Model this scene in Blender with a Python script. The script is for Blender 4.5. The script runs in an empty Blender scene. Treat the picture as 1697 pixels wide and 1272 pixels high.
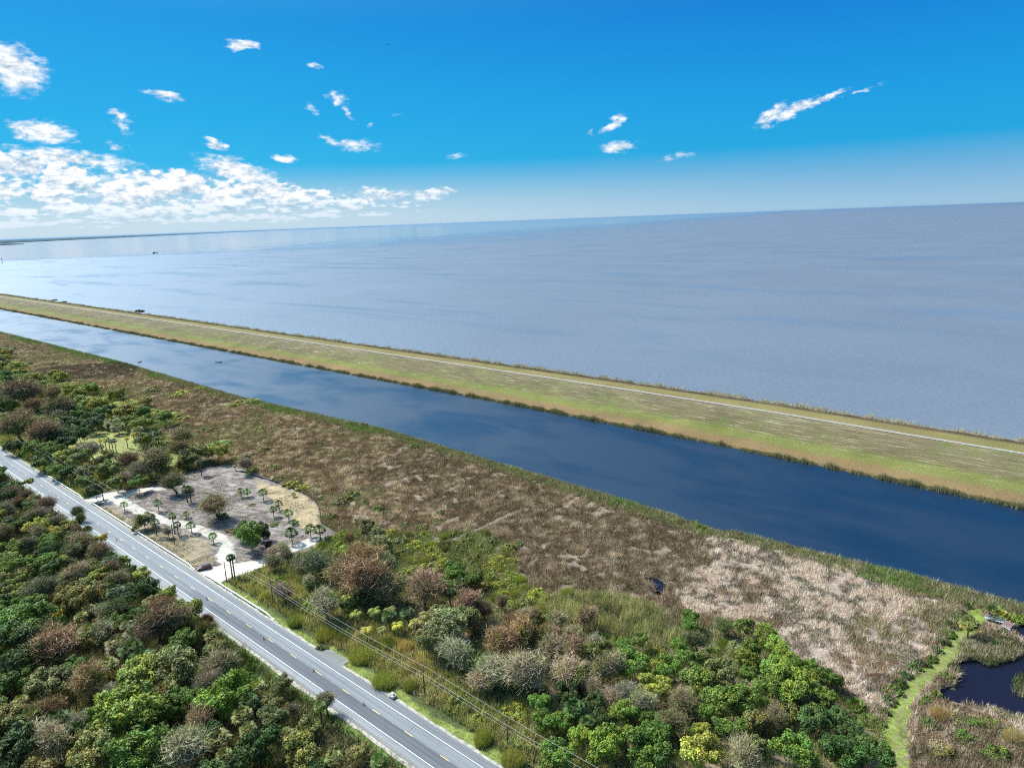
import bpy, math, random
import numpy as np
from mathutils import Matrix, Vector
R = math.radians
rng = np.random.default_rng(7)
random.seed(7)
S = bpy.context.scene
COL = S.collection

# ------------------------------------------------------------------ camera
FPX, CX, CY, ROLL, PITCH, H = 1131.0, 848.5, 636.0, R(2.092), R(13.418), 118.0
TH = R(130.8)
Ea = np.array([math.sin(TH), math.cos(TH)])        # world X: along the road, towards the right of the picture
En = np.array([-math.cos(TH), math.sin(TH)])       # world Y: across the road, towards the lake
def toW(v): return np.array([v[0]*Ea[0]+v[1]*Ea[1], v[0]*En[0]+v[1]*En[1], v[2]])
_f = np.array([0, math.cos(PITCH), -math.sin(PITCH)]); _u0 = np.array([0, math.sin(PITCH), math.cos(PITCH)]); _r0 = np.array([1., 0, 0])
_r = math.cos(ROLL)*_r0 - math.sin(ROLL)*_u0; _u = math.sin(ROLL)*_r0 + math.cos(ROLL)*_u0
FW, RT, UP = toW(_f), toW(_r), toW(_u)
def ray(x, y):
    v = FW*FPX + RT*(x-CX) + UP*(CY-y); return v/np.linalg.norm(v)
def G(x, y, z=1.0):
    """photo pixel -> world point on the horizontal plane at height z"""
    v = ray(x, y); t = (z-H)/v[2]; return np.array([v[0]*t, v[1]*t])
def P(X, Y, Z):
    v = np.array([X, Y, Z-H]); d = v@FW
    return (CX+FPX*(v@RT)/d, CY-FPX*(v@UP)/d) if d > 1 else (-9999, -9999)
cam = bpy.data.objects.new('camera', bpy.data.cameras.new('camera')); COL.objects.link(cam)
cam.matrix_world = Matrix(((RT[0], UP[0], -FW[0], 0), (RT[1], UP[1], -FW[1], 0), (RT[2], UP[2], -FW[2], H), (0, 0, 0, 1)))
cam.data.sensor_width = 36; cam.data.lens = FPX/1697*36; cam.data.clip_start = 0.5; cam.data.clip_end = 400000
S.camera = cam

# ------------------------------------------------------------------ light
SUN_EL = R(46); SUN_DIR = np.array([-0.998*math.cos(SUN_EL), -0.066*math.cos(SUN_EL), math.sin(SUN_EL)])
sl = bpy.data.lights.new('sun', 'SUN'); sl.energy = 5.0; sl.angle = R(0.5); sl.color = (1, .955, .88)
sun = bpy.data.objects.new('sun', sl); COL.objects.link(sun); sun.location = (-200, 0, 300)
sun.rotation_euler = Vector(SUN_DIR).to_track_quat('Z', 'Y').to_euler()
S.view_settings.view_transform = 'Standard'; S.view_settings.look = 'None'
S.view_settings.exposure = 0.5; S.view_settings.gamma = 1.0
try: S.view_settings.use_curve_mapping = False
except Exception: pass
S.cycles.use_denoising = False; S.cycles.filter_width = 1.15; S.cycles.max_bounces = 5; S.cycles.diffuse_bounces = 2; S.cycles.glossy_bounces = 2; S.cycles.transmission_bounces = 2
S.cycles.transparent_max_bounces = 4; S.cycles.caustics_reflective = False; S.cycles.caustics_refractive = False

class NT:
    """tiny node-tree helper"""
    def __init__(s, nt): s.nt = nt; nt.nodes.clear()
    def n(s, t, ins=None, **k):
        nd = s.nt.nodes.new(t)
        for a, b in k.items(): setattr(nd, a, b)
        for a, b in (ins or {}).items():
            if isinstance(b, bpy.types.NodeSocket): s.nt.links.new(b, nd.inputs[a])
            else: nd.inputs[a].default_value = b
        return nd
    def m(s, op, a, b=None, c=None, clamp=False):
        nd = s.n('ShaderNodeMath', operation=op, use_clamp=clamp)
        for i, v in enumerate((a, b, c)):
            if v is None: continue
            if isinstance(v, bpy.types.NodeSocket): s.nt.links.new(v, nd.inputs[i])
            else: nd.inputs[i].default_value = v
        return nd.outputs[0]
    def mix(s, f, a, b, blend='MIX'):
        nd = s.n('ShaderNodeMix', data_type='RGBA', blend_type=blend)
        for i, v in ((0, f), (6, a), (7, b)):
            if isinstance(v, bpy.types.NodeSocket): s.nt.links.new(v, nd.inputs[i])
            elif i == 0: nd.inputs[i].default_value = v
            else: nd.inputs[i].default_value = (*v[:3], 1)
        return nd.outputs[2]
    def ramp(s, f, stops, interp='LINEAR'):
        nd = s.n('ShaderNodeValToRGB', {'Fac': f}); e = nd.color_ramp.elements; nd.color_ramp.interpolation = interp
        while len(e) < len(stops): e.new(0.5)
        for el, (p, c) in zip(e, stops):
            el.position = p; el.color = (*c, 1) if len(c) == 3 else c
        return nd.outputs[0]
    def rng(s, v, a, b, c=0., d=1., smooth=True):
        nd = s.n('ShaderNodeMapRange', {0: v, 1: a, 2: b, 3: c, 4: d}, interpolation_type='SMOOTHSTEP' if smooth else 'LINEAR'); return nd.outputs[0]
    def noise(s, vec, scale, detail=4, rough=.55, dist=0):
        return s.n('ShaderNodeTexNoise', {'Vector': vec, 'Scale': scale, 'Detail': detail, 'Roughness': rough, 'Distortion': dist}).outputs[0]

# ------------------------------------------------------------------ sky
W = bpy.data.worlds.new('World'); S.world = W; W.use_nodes = True
t = NT(W.node_tree)
tc = t.n('ShaderNodeTexCoord').outputs['Generated']
sky = t.n('ShaderNodeTexSky', sky_type='NISHITA', sun_disc=False, sun_elevation=SUN_EL, sun_rotation=math.atan2(SUN_DIR[0], SUN_DIR[1]),
          altitude=100, air_density=1.0, dust_density=0.6, ozone_density=3.0).outputs[0]
sp = t.n('ShaderNodeSeparateXYZ', {0: tc})
hx, hy = toW(np.array([0, 1., 0]))[:2]; gx, gy = toW(np.array([1., 0, 0]))[:2]
fwd = t.m('ADD', t.m('MULTIPLY', sp.outputs[0], hx), t.m('MULTIPLY', sp.outputs[1], hy))
rgt = t.m('ADD', t.m('MULTIPLY', sp.outputs[0], gx), t.m('MULTIPLY', sp.outputs[1], gy))
AZ = t.m('MULTIPLY', t.m('ARCTAN2', rgt, fwd), 57.2958)       # degrees right of north-ish heading
EL = t.m('MULTIPLY', t.m('ARCSINE', sp.outputs[2]), 57.2958)
# air: deeper blue than the bare model high up, milky towards the horizon and towards the sun
leftness = t.rng(AZ, -45, 35, 1, 0)
clr_high = t.ramp(t.m('DIVIDE', EL, 40), [(0.0, (.52, .70, .80)), (.025, (.44, .67, .80)), (.075, (.22, .58, .80)), (.12, (.01, .47, .83)), (.20, (.0, .42, .82)), (.36, (.0, .33, .78)), (.62, (.08, .34, .70)), (1, (.12, .24, .46))])
clr_right = t.ramp(t.m('DIVIDE', EL, 40), [(0.0, (.35, .57, .76)), (.025, (.28, .52, .74)), (.075, (.13, .43, .73)), (.12, (.0, .37, .74)), (.20, (.0, .33, .76)), (.36, (.0, .21, .68)), (.62, (.015, .10, .38)), (1, (.07, .13, .30))])
grade = t.mix(leftness, clr_right, clr_high)
skyc = t.mix(.95, t.n('ShaderNodeVectorMath', {0: sky, 3: .11}, operation='SCALE').outputs[0], grade)
# clouds by direction: broken cumulus low in the left, wisps placed one by one
uv = t.n('ShaderNodeCombineXYZ', {0: AZ, 1: t.m('MULTIPLY', EL, 2.1), 2: 3.3}).outputs[0]
uv2 = t.n('ShaderNodeCombineXYZ', {0: t.m('ADD', AZ, .25), 1: t.m('MULTIPLY', t.m('ADD', EL, -.30), 2.1), 2: 3.3}).outputs[0]
# perspective squeeze towards the horizon
def cl_noise(az, el, sc=1.0):
    q = t.m('DIVIDE', 1.0, t.m('MAXIMUM', t.m('ADD', el, 1.6), .3))
    v = t.n('ShaderNodeCombineXYZ', {0: t.m('MULTIPLY', az, .62), 1: t.m('MULTIPLY', q, 26.), 2: t.m('MULTIPLY', az, .02)}).outputs[0]
    return t.noise(v, .62*sc, 6, .58)
n1 = cl_noise(AZ, EL); n2 = cl_noise(AZ, t.m('ADD', EL, .38))
fine = t.noise(uv, 1.3, 5, .54, .3)
fine2 = t.noise(t.n('ShaderNodeCombineXYZ', {0: t.m('ADD', AZ, -.12), 1: t.m('MULTIPLY', t.m('ADD', EL, .22), 2.1), 2: 3.3}).outputs[0], 1.5, 5, .62, .25)
band = t.m('MULTIPLY', t.rng(EL, .1, 1.0), t.rng(t.m('ADD', EL, t.m('MULTIPLY', t.m('ADD', AZ, 37), .125)), 5.3, 7.0, 1, 0))
band = t.m('MULTIPLY', band, t.rng(AZ, -16, 4, 1, 0))
band = t.m('MULTIPLY', band, t.rng(t.m('ABSOLUTE', AZ), 60, 100, 1, .4))
thr = t.m('ADD', t.m('MULTIPLY', band, .26), t.m('MULTIPLY', fine, .34))
dens = t.rng(t.m('ADD', t.m('MULTIPLY', n1, .66), thr), .675, .765)
dens = t.m('MULTIPLY', dens, t.rng(band, .05, .5))
shade = t.m('MULTIPLY', t.m('SUBTRACT', t.m('ADD', n1, t.m('MULTIPLY', fine, .6)), t.m('ADD', n2, t.m('MULTIPLY', fine2, .6))), 2.6)
def azel(x, y):
    v = ray(x, y); f = v[0]*hx+v[1]*hy; r = v[0]*gx+v[1]*gy
    return math.degrees(math.atan2(r, f)), math.degrees(math.asin(v[2]))
BLOBS = [  # px, py, half width px, half height px, tilt deg (+ = rising to the right), solidity
 (18,112,62,40,-25,1.0),(402,74,30,9,0,.9),(275,158,36,9,-12,.8),(198,190,22,9,-20,.85),(72,220,50,20,-8,1.0),(40,215,30,10,-30,.7),(205,213,22,12,-40,.45),
 (357,239,20,9,-25,.9),(470,262,24,7,-8,.9),(560,165,20,15,-40,.55),(575,185,28,6,-50,.4),(590,241,42,11,-3,.6),(545,232,26,6,-25,.45),
 (1018,205,26,9,28,.65),(1022,244,36,10,0,.65),(1120,260,34,7,4,.5),(980,219,7,6,0,.5),(1278,192,30,13,35,.85),(1315,182,44,9,22,.85),(1370,164,44,6,15,.7),(1425,152,46,3,13,.4),
 (192,240,18,8,-30,.45),(520,108,14,6,0,.6),(520,182,14,6,-40,.4),(658,189,14,4,0,.4),(755,257,18,6,-5,.35),(110,262,120,16,-8,.8),(395,284,70,20,-18,.95),(35,275,60,26,-10,.9),(612,208,6,6,0,.4),(640,322,60,10,-5,.8),(715,322,40,9,6,.85),
 (250,300,120,18,-4,.75),(140,315,110,14,-4,.6),(430,318,110,14,-10,.7)]
acc = None
uvn = t.n('ShaderNodeVectorMath', {0: t.n('ShaderNodeTexNoise', {'Vector': uv, 'Scale': .9, 'Detail': 4.0, 'Roughness': .6}).outputs[1], 1: (.5, .5, .5)}, operation='SUBTRACT').outputs[0]
wv = t.n('ShaderNodeVectorMath', {0: t.n('ShaderNodeCombineXYZ', {0: AZ, 1: EL, 2: 0.}).outputs[0], 1: t.n('ShaderNodeVectorMath', {0: uvn, 1: (1.9, .9, 0)}, operation='MULTIPLY').outputs[0]}, operation='ADD').outputs[0]
for (x, y, w, h, tl, so) in BLOBS:
    a0, e0 = azel(x, y); a1, e1 = azel(x+w, y); a2, e2 = azel(x, y-h)
    sw = math.hypot(a1-a0, 0)*1.25; sh = abs(e2-e0)*1.35
    mp = t.n('ShaderNodeMapping', {'Vector': wv, 'Location': (a0, e0, 0), 'Rotation': (0, 0, R(tl+2)), 'Scale': (sw, sh, 1)}, vector_type='TEXTURE').outputs[0]
    r_ = t.n('ShaderNodeVectorMath', {0: mp}, operation='LENGTH').outputs['Value']
    k = t.m('MULTIPLY', t.m('SUBTRACT', 1.0, r_, clamp=True), so)
    acc = k if acc is None else t.m('MAXIMUM', acc, k)
bl = t.rng(t.m('ADD', acc, t.m('MULTIPLY', t.m('SUBTRACT', fine, .5), 1.1)), .06, .72)
bl = t.m('MULTIPLY', bl, t.rng(acc, .0, .30))
dall = t.m('MAXIMUM', dens, bl)
lit = t.m('ADD', .74, t.m('MULTIPLY', shade, 1.25), clamp=True)
cloudc = t.mix(lit, (.33, .50, .66), (1.05, 1.07, 1.1))
cloudc = t.mix(t.rng(EL, 0, 3.2, .62, 0), cloudc, grade)
haze_veil = t.mix(t.m('MULTIPLY', t.m('MULTIPLY', t.rng(EL, 0., 4.2, 1, 0), leftness), .8), skyc, (.62, .76, .85))
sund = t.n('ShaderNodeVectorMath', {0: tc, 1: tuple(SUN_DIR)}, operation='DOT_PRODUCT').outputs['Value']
glow = t.m('MULTIPLY', t.m('POWER', t.m('MAXIMUM', sund, 0.0), 11.0), t.rng(EL, 15, 24, 0, 1.0))     # added glow around the sun, kept above the frame, to brighten the water
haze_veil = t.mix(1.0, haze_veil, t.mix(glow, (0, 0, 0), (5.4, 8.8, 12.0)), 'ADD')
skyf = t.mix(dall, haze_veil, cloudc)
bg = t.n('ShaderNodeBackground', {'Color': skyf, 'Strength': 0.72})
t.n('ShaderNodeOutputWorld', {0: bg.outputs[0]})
W.cycles.sampling_method = 'MANUAL'; W.cycles.sample_map_resolution = 512

# ------------------------------------------------------------------ numpy noise
def _hash(ix, iy, seed):
    h = (ix.astype(np.int64)*374761393 + iy.astype(np.int64)*668265263 + seed*1442695040888963) & 0x7fffffff
    h = ((h ^ (h >> 13))*1274126177) & 0x7fffffff
    return ((h ^ (h >> 16)) & 0xffff)/65535.
def vnoise(x, y, s, seed=0):
    x = np.asarray(x, float)/s; y = np.asarray(y, float)/s
    ix, iy = np.floor(x), np.floor(y); fx, fy = x-ix, y-iy; fx = fx*fx*(3-2*fx); fy = fy*fy*(3-2*fy)
    ix = ix.astype(np.int64); iy = iy.astype(np.int64)
    a, b, c, d = _hash(ix, iy, seed), _hash(ix+1, iy, seed), _hash(ix, iy+1, seed), _hash(ix+1, iy+1, seed)
    return (a*(1-fx)+b*fx)*(1-fy)+(c*(1-fx)+d*fx)*fy
def fbm(x, y, s, seed=0, o=4):
    v = 0; a = .5; tot = 0
    for i in range(o): v = v+a*vnoise(x, y, s/2**i, seed+i*17); tot += a; a *= .5
    return v/tot
def inpoly(x, y, poly):
    x = np.asarray(x); y = np.asarray(y); c = np.zeros(x.shape, bool); n = len(poly)
    for i in range(n):
        x1, y1 = poly[i]; x2, y2 = poly[(i+1) % n]
        if y1 == y2: continue
        c ^= ((y1 > y) != (y2 > y)) & (x < (x2-x1)*(y-y1)/(y2-y1)+x1)
    return c
def pxpoly(pts, z=1.0): return [tuple(G(x, y, z)) for x, y in pts]
def polydist(x, y, line):
    """distance to a polyline"""
    d = np.full(np.shape(x), 1e9)
    for (x1, y1), (x2, y2) in zip(line[:-1], line[1:]):
        L = (x2-x1)**2+(y2-y1)**2; tt = np.clip(((x-x1)*(x2-x1)+(y-y1)*(y2-y1))/max(L, 1e-9), 0, 1)
        d = np.minimum(d, np.hypot(x-x1-tt*(x2-x1), y-y1-tt*(y2-y1)))
    return d
def to_px(X, Y, Z=1.0):
    X = np.asarray(X, float); Y = np.asarray(Y, float)
    d = X*FW[0]+Y*FW[1]+(Z-H)*FW[2]; r = X*RT[0]+Y*RT[1]+(Z-H)*RT[2]; u = X*UP[0]+Y*UP[1]+(Z-H)*UP[2]
    d = np.where(d < 1, 1, d)
    return CX+FPX*r/d, CY-FPX*u/d

# ------------------------------------------------------------------ mesh helpers
def link(name, me, mat=None, parent=None):
    o = bpy.data.objects.new(name, me); COL.objects.link(o)
    if mat is not None: me.materials.append(mat)
    if parent is not None: o.parent = parent
    return o
def mesh_np(name, verts, faces, nper, cols=None):
    """verts (N,3), faces (M,nper)"""
    me = bpy.data.meshes.new(name); verts = np.asarray(verts, np.float32); faces = np.asarray(faces, np.int32)
    me.vertices.add(len(verts)); me.vertices.foreach_set('co', verts.ravel())
    me.loops.add(faces.size); me.loops.foreach_set('vertex_index', faces.ravel())
    me.polygons.add(len(faces)); me.polygons.foreach_set('loop_start', np.arange(0, faces.size, nper, dtype=np.int32))
    me.update(calc_edges=True)
    if cols is not None:
        ca = me.color_attributes.new('Col', 'FLOAT_COLOR', 'POINT')
        c4 = np.ones((len(verts), 4), np.float32); c4[:, :3] = cols; ca.data.foreach_set('color', c4.ravel())
    return me
class MB:
    """collects primitive shapes into one mesh"""
    def __init__(s): s.v = []; s.f = []
    def add(s, v, f):
        b = len(s.v); s.v += [tuple(p) for p in v]; s.f += [tuple(i+b for i in q) for q in f]; return s
    def box(s, c, d, rz=0, taper=1.0):
        x, y, z = d[0]/2, d[1]/2, d[2]/2; k = taper; cs, sn = math.cos(rz), math.sin(rz)
        pts = [(-x, -y, -z), (x, -y, -z), (x, y, -z), (-x, y, -z), (-x*k, -y*k, z), (x*k, -y*k, z), (x*k, y*k, z), (-x*k, y*k, z)]
        return s.add([(c[0]+p[0]*cs-p[1]*sn, c[1]+p[0]*sn+p[1]*cs, c[2]+p[2]) for p in pts],
                     [(0, 3, 2, 1), (4, 5, 6, 7), (0, 1, 5, 4), (1, 2, 6, 5), (2, 3, 7, 6), (3, 0, 4, 7)])
    def tube(s, a, b, ra, rb=None, n=8, cap=True):
        rb = ra if rb is None else rb; a, b = Vector(a), Vector(b); d = (b-a).normalized()
        q = d.orthogonal().normalized(); w = d.cross(q); v = []
        for p, r in ((a, ra), (b, rb)):
            for i in range(n):
                an = 2*math.pi*i/n; v.append(p+(q*math.cos(an)+w*math.sin(an))*r)
        f = [(i, (i+1) % n, n+(i+1) % n, n+i) for i in range(n)]
        if cap: f += [tuple(range(n-1, -1, -1)), tuple(range(n, 2*n))]
        return s.add(v, f)
    def path(s, pts, rad, n=6):
        for i in range(len(pts)-1):
            r0 = rad[i] if isinstance(rad, (list, tuple)) else rad; r1 = rad[i+1] if isinstance(rad, (list, tuple)) else rad
            s.tube(pts[i], pts[i+1], r0, r1, n, True)
        return s
    def lathe(s, prof, c=(0, 0, 0), n=12, axis='z'):
        v = []; f = []
        for r, z in prof:
            for i in range(n):
                a = 2*math.pi*i/n; x, y = r*math.cos(a), r*math.sin(a)
                v.append((c[0]+x, c[1]+y, c[2]+z) if axis == 'z' else (c[0]+x, c[1]+z, c[2]+y))
        for k in range(len(prof)-1):
            for i in range(n): f.append((k*n+i, k*n+(i+1) % n, (k+1)*n+(i+1) % n, (k+1)*n+i))
        f.append(tuple(range(n-1, -1, -1))); f.append(tuple(range((len(prof)-1)*n, len(prof)*n)))
        return s.add(v, f)
    def sphere(s, c, r, n=10, m=6):
        rx, ry, rz = (r, r, r) if not isinstance(r, tuple) else r; v = []; f = []
        for j in range(m+1):
            th = math.pi*j/m
            for i in range(n):
                a = 2*math.pi*i/n; v.append((c[0]+rx*math.sin(th)*math.cos(a), c[1]+ry*math.sin(th)*math.sin(a), c[2]+rz*math.cos(th)))
        for j in range(m):
            for i in range(n): f.append((j*n+i, (j+1)*n+i, (j+1)*n+(i+1) % n, j*n+(i+1) % n))
        return s.add(v, f)
    def mesh(s, name, smooth=False):
        me = bpy.data.meshes.new(name); me.from_pydata(s.v, [], s.f); me.update()
        if smooth: me.polygons.foreach_set('use_smooth', [True]*len(me.polygons))
        return me
    def build(s, name, mat, parent=None, smooth=False, loc=None):
        o = link(name, s.mesh(name, smooth), mat, parent)
        if loc is not None: o.location = loc
        return o
def tag(o, label=None, cat=None, group=None, kind=None):
    if label: o['label'] = label
    if cat: o['category'] = cat
    if group: o['group'] = group
    if kind: o['kind'] = kind
    return o
def empty(name, loc, rz=0):
    o = bpy.data.objects.new(name, None); COL.objects.link(o); o.location = loc; o.rotation_euler = (0, 0, rz); o.empty_display_size = .3; return o
def copy_tree(o, parent=None):
    c = o.copy(); COL.objects.link(c); c.parent = parent
    for ch in list(o.children): copy_tree(ch, c)
    return c

# ------------------------------------------------------------------ materials
def mat_new(name):
    m = bpy.data.materials.new(name); m.use_nodes = True; return m, NT(m.node_tree)
def plain(name, col, rough=.8, metal=0., var=.12, scale=3., spec=.3):
    m, t = mat_new(name); co = t.n('ShaderNodeTexCoord').outputs['Object']
    n_ = t.noise(co, scale, 4, .6); c = t.mix(t.rng(n_, .3, .7), [x*(1-var) for x in col], [min(1, x*(1+var)) for x in col])
    b = t.n('ShaderNodeBsdfPrincipled', {'Base Color': c, 'Roughness': rough, 'Metallic': metal, 'Specular IOR Level': spec})
    t.n('ShaderNodeOutputMaterial', {0: b.outputs[0]}); return m
def veg(name, transl=.25, rough=.65, per_obj=True, spec=.25):
    """plant material: per-vertex tint times the colour set on the object"""
    m, t = mat_new(name)
    a = t.n('ShaderNodeAttribute', attribute_name='Col').outputs['Color']
    c = a
    if per_obj: c = t.mix(1.0, a, t.n('ShaderNodeObjectInfo').outputs['Color'], 'MULTIPLY')
    b = t.n('ShaderNodeBsdfPrincipled', {'Base Color': c, 'Roughness': rough, 'Specular IOR Level': spec})
    tr = t.n('ShaderNodeBsdfTranslucent', {'Color': t.mix(1.0, c, (1.25, 1.3, .6), 'MULTIPLY')})
    mx = t.n('ShaderNodeMixShader', {0: transl, 1: b.outputs[0], 2: tr.outputs[0]})
    t.n('ShaderNodeOutputMaterial', {0: mx.outputs[0]}); return m
M_leaf = veg('leaf', .14); M_wood = veg('bark', 0.0, .9); M_reed = veg('reed_blade', .12, .85, per_obj=False, spec=.1)

# ------------------------------------------------------------------ layout curves
def interp(x, pts):
    xs, ys = zip(*pts); return np.interp(x, xs, ys)
# X of world runs right; a = -X
BANK = [(-20000, 240), (-1092, 239), (-703, 242.5), (-462, 236), (-311, 244), (-208, 239), (-123, 234.5), (-99, 231), (-94, 234.5), (-54, 235.5), (-36, 237.5), (-12, 237), (60, 240), (400, 238)]
def bank(X): return interp(X, BANK)
def loff(X): return interp(X, [(-2500, 0), (-1700, 0), (-1000, 2), (-300, 4), (-146, 2), (-12, -5), (400, -9)])

road_mask_S, road_mask_N = 80.2, 91.6
pond = pxpoly([(1545,1163),(1562,1140),(1585,1135),(1590,1118),(1583,1098),(1610,1092),(1640,1102),(1672,1094),(1697,1085),(1697,1070),(1690,1055),(1678,1042),(1697,1036),(1760,1040),(1800,1100),(1780,1215),(1697,1195),(1650,1178),(1600,1168)], 0.)
pool = pxpoly([(1060,956),(1080,958),(1098,963),(1107,972),(1098,985),(1094,993),(1084,990),(1085,975),(1070,964)], 0.)
clearing = pxpoly([(140,829),(165,817),(205,812),(250,806),(292,792),(325,778),(352,772),(392,769),(440,790),(500,812),(528,838),(534,868),(560,885),(530,905),(470,930),(430,945),(390,962),(345,960),(330,950)])
browngrass = pxpoly([(150,836),(195,846),(225,862),(262,872),(318,888),(352,898),(358,922),(345,936),(322,942),(250,905),(200,868)])
tanarea = pxpoly([(420,795),(500,815),(528,845),(532,880),(500,875),(470,850),(445,825)])
meadow = pxpoly([(95,722),(150,714),(205,712),(232,730),(240,752),(300,750),(290,775),(180,775),(110,752)])
drive1 = pxpoly([(330,948),(342,941),(365,936),(400,931),(440,927),(452,916),(480,902),(505,893),(524,893),(522,901),(490,914),(455,930),(430,942),(392,954),(362,966),(349,958)])
pad = pxpoly([(358,918),(378,908),(388,918),(386,932),(404,938),(390,944),(366,938)])
drive0 = pxpoly([(138,829),(165,818),(210,812),(290,803),(300,806),(262,812),(225,817),(204,826),(196,834),(150,832)])
trackline = [tuple(G(*p)) for p in ((196,829),(215,838),(240,850),(270,862),(310,870),(345,882),(362,890),(374,902),(378,918))]
mowpath = pxpoly([(1452,1280),(1464,1205),(1478,1165),(1500,1132),(1525,1108),(1550,1085),(1568,1062),(1585,1040),(1592,1022),(1608,1005),(1628,1004),(1632,1022),(1622,1044),(1606,1062),(1592,1082),(1572,1105),(1550,1122),(1528,1142),(1512,1168),(1504,1205),(1508,1280)])
ditch = [tuple(G(*p)) for p in ((735,900),(765,888),(800,872),(850,848))]

def ground_z(X, Y):
    z = np.where(Y < 100, 1.0, np.clip(1.0-(Y-150)/120., .45, 1.0))
    b = bank(X); z = np.where(Y > b-1.5, np.clip(.5-(Y-b+1.5)*.6, -2.2, .5), z)
    for pl in (pond, pool): z = np.where(inpoly(X, Y, pl), -1.2, z)
    return z+.12*(fbm(X, Y, 9, 5)-.5)*(Y > 100)

# ------------------------------------------------------------------ ground sheet
def zone_ground(X, Y):
    n1_ = fbm(X, Y, 14, 1); n2_ = fbm(X, Y, 3.0, 2); wx = X+(fbm(X, Y, 6, 8)-.5)*5; wy = Y+(fbm(X, Y, 6, 9)-.5)*5
    def C(c): return np.array(c)[None, :]
    def lay(col, mask, c, a=1.0):
        k = (mask.astype(float)*a)[:, None]; return col*(1-k)+c*k
    col = C((.20, .15, .10))*(.7+.6*n1_)[:, None]*np.ones((len(X), 1))
    # forest and grove floors
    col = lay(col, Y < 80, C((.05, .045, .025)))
    px, py = to_px(X, Y)
    col = lay(col, (Y > 80) & (Y < 108), C((.075, .085, .03))*(.6+.8*n2_)[:, None])
    # road verges
    col = lay(col, (Y > 75.5+2*n1_) & (Y < 81), C((.10, .14, .03))*(.6+.8*n2_)[:, None])
    col = lay(col, (Y > 90) & (Y < 93.6+3*n1_), C((.17, .19, .045))*(.6+.8*n2_)[:, None])
    col = lay(col, inpoly(wx, wy, meadow), C((.23, .225, .07))*(.6+.7*n1_)[:, None])
    m_ = inpoly(wx, wy, clearing)
    base = np.array([[.185, .145, .118]])*(.35+1.1*n2_)[:, None]*(.75+.5*n1_)[:, None]
    col = lay(col, m_, base)
    streak = fbm(X*.35+Y*.2, Y*2.2-X*.6, 2.2, 31)
    col = lay(col, m_ & (streak > .55), C((.36, .30, .25)), .40)
    col = lay(col, m_ & (streak < .40), C((.13, .105, .085)), .6)
    col = lay(col, inpoly(wx, wy, tanarea), C((.35, .25, .13))*(.6+.8*n2_)[:, None], .8)
    col = lay(col, inpoly(wx, wy, browngrass) & (Y > 93), C((.235, .18, .105))*(.5+1.0*n2_)[:, None], .9)
    sand = C((.60, .52, .42))*(.75+.4*n2_)[:, None]
    w2x = X+(fbm(X, Y, 3, 18)-.5)*2.5; w2y = Y+(fbm(X, Y, 3, 19)-.5)*2.5
    dl = polydist(w2x, w2y, trackline)
    col = lay(col, dl < 2.5, sand*.82, .9); col = lay(col, (dl < .35), C((.36, .32, .26)), .5)
    for pl in (drive1, pad, drive0): col = lay(col, inpoly(w2x, w2y, pl), sand)
    # pale flattened reeds showing mud, right part of the marsh
    pale = inpoly(wx+20*(n1_-.5), wy+24*(fbm(X, Y, 16, 44)-.5), pxpoly([(1150,880),(1260,905),(1420,950),(1560,1000),(1545,1060),(1450,1170),(1400,1160),(1250,1060),(1120,1000)]))
    col = lay(col, pale, C((.30, .225, .17))*(.4+1.0*n2_)[:, None])
    mow = inpoly(X+(n2_-.5)*1.2, Y+(n2_-.5)*1.2, mowpath)
    # mower passes run across the path; two worn wheel tracks on its right side
    stripes = .5+.5*np.sin((X*.30+Y*.95)*2*math.pi/1.9+1.5*n1_)
    col = lay(col, mow, C((.17, .20, .04))*(.55+.35*stripes+.5*n2_)[:, None])
    rutline = [tuple(G(*p)) for p in ((1488,1272),(1492,1205),(1502,1165),(1528,1130),(1558,1100),(1582,1076),(1598,1056),(1610,1040))]
    rd = polydist(X, Y, rutline)
    col = lay(col, mow & (np.abs(rd-.8) < .35), C((.20, .16, .09)), .65)
    col = lay(col, polydist(X, Y, ditch) < .7, C((.25, .22, .18)), .8)
    return col
def axis(segs):
    out = []
    for a, b, st in segs: out += list(np.arange(a, b, st))
    out.append(segs[-1][1]); return np.array(out)
gx_ = axis([(-90000, -10000, 10000), (-10000, -2000, 400), (-2000, -700, 26), (-700, -420, 4), (-420, 60, .9), (60, 300, 20), (300, 6000, 800)])
gy_ = axis([(-3000, -200, 400), (-200, 60, 10), (60, 250, .8), (250, 420, 10), (420, 3000, 400)])
XX, YY = np.meshgrid(gx_, gy_); xf, yf = XX.ravel(), YY.ravel()
zf = ground_z(xf, yf); nx, ny = len(gx_), len(gy_)
idx = np.arange(nx*ny).reshape(ny, nx)
fq = np.stack([idx[:-1, :-1], idx[:-1, 1:], idx[1:, 1:], idx[1:, :-1]], -1).reshape(-1, 4)
m, t = mat_new('soil_and_litter')
co = t.n('ShaderNodeTexCoord').outputs['Object']
a_ = t.n('ShaderNodeAttribute', attribute_name='Col').outputs['Color']
k = t.noise(co, 1.6, 6, .7); k2 = t.noise(co, .35, 3, .6)
c = t.mix(1.0, a_, t.ramp(t.m('MULTIPLY', t.m('ADD', k, k2), .5), [(.32, (.45, .45, .45)), (.5, (1, 1, 1)), (.68, (1.5, 1.45, 1.4))]), 'MULTIPLY')
bp = t.n('ShaderNodeBump', {'Height': k, 'Strength': .8, 'Distance': .35})
b = t.n('ShaderNodeBsdfPrincipled', {'Base Color': c, 'Roughness': .95, 'Specular IOR Level': .1, 'Normal': bp.outputs[0]})
t.n('ShaderNodeOutputMaterial', {0: b.outputs[0]}); M_soil = m
ground = link('ground', mesh_np('ground', np.stack([xf, yf, zf], 1), fq, 4, zone_ground(xf, yf)), M_soil)
tag(ground, kind='structure')

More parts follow.
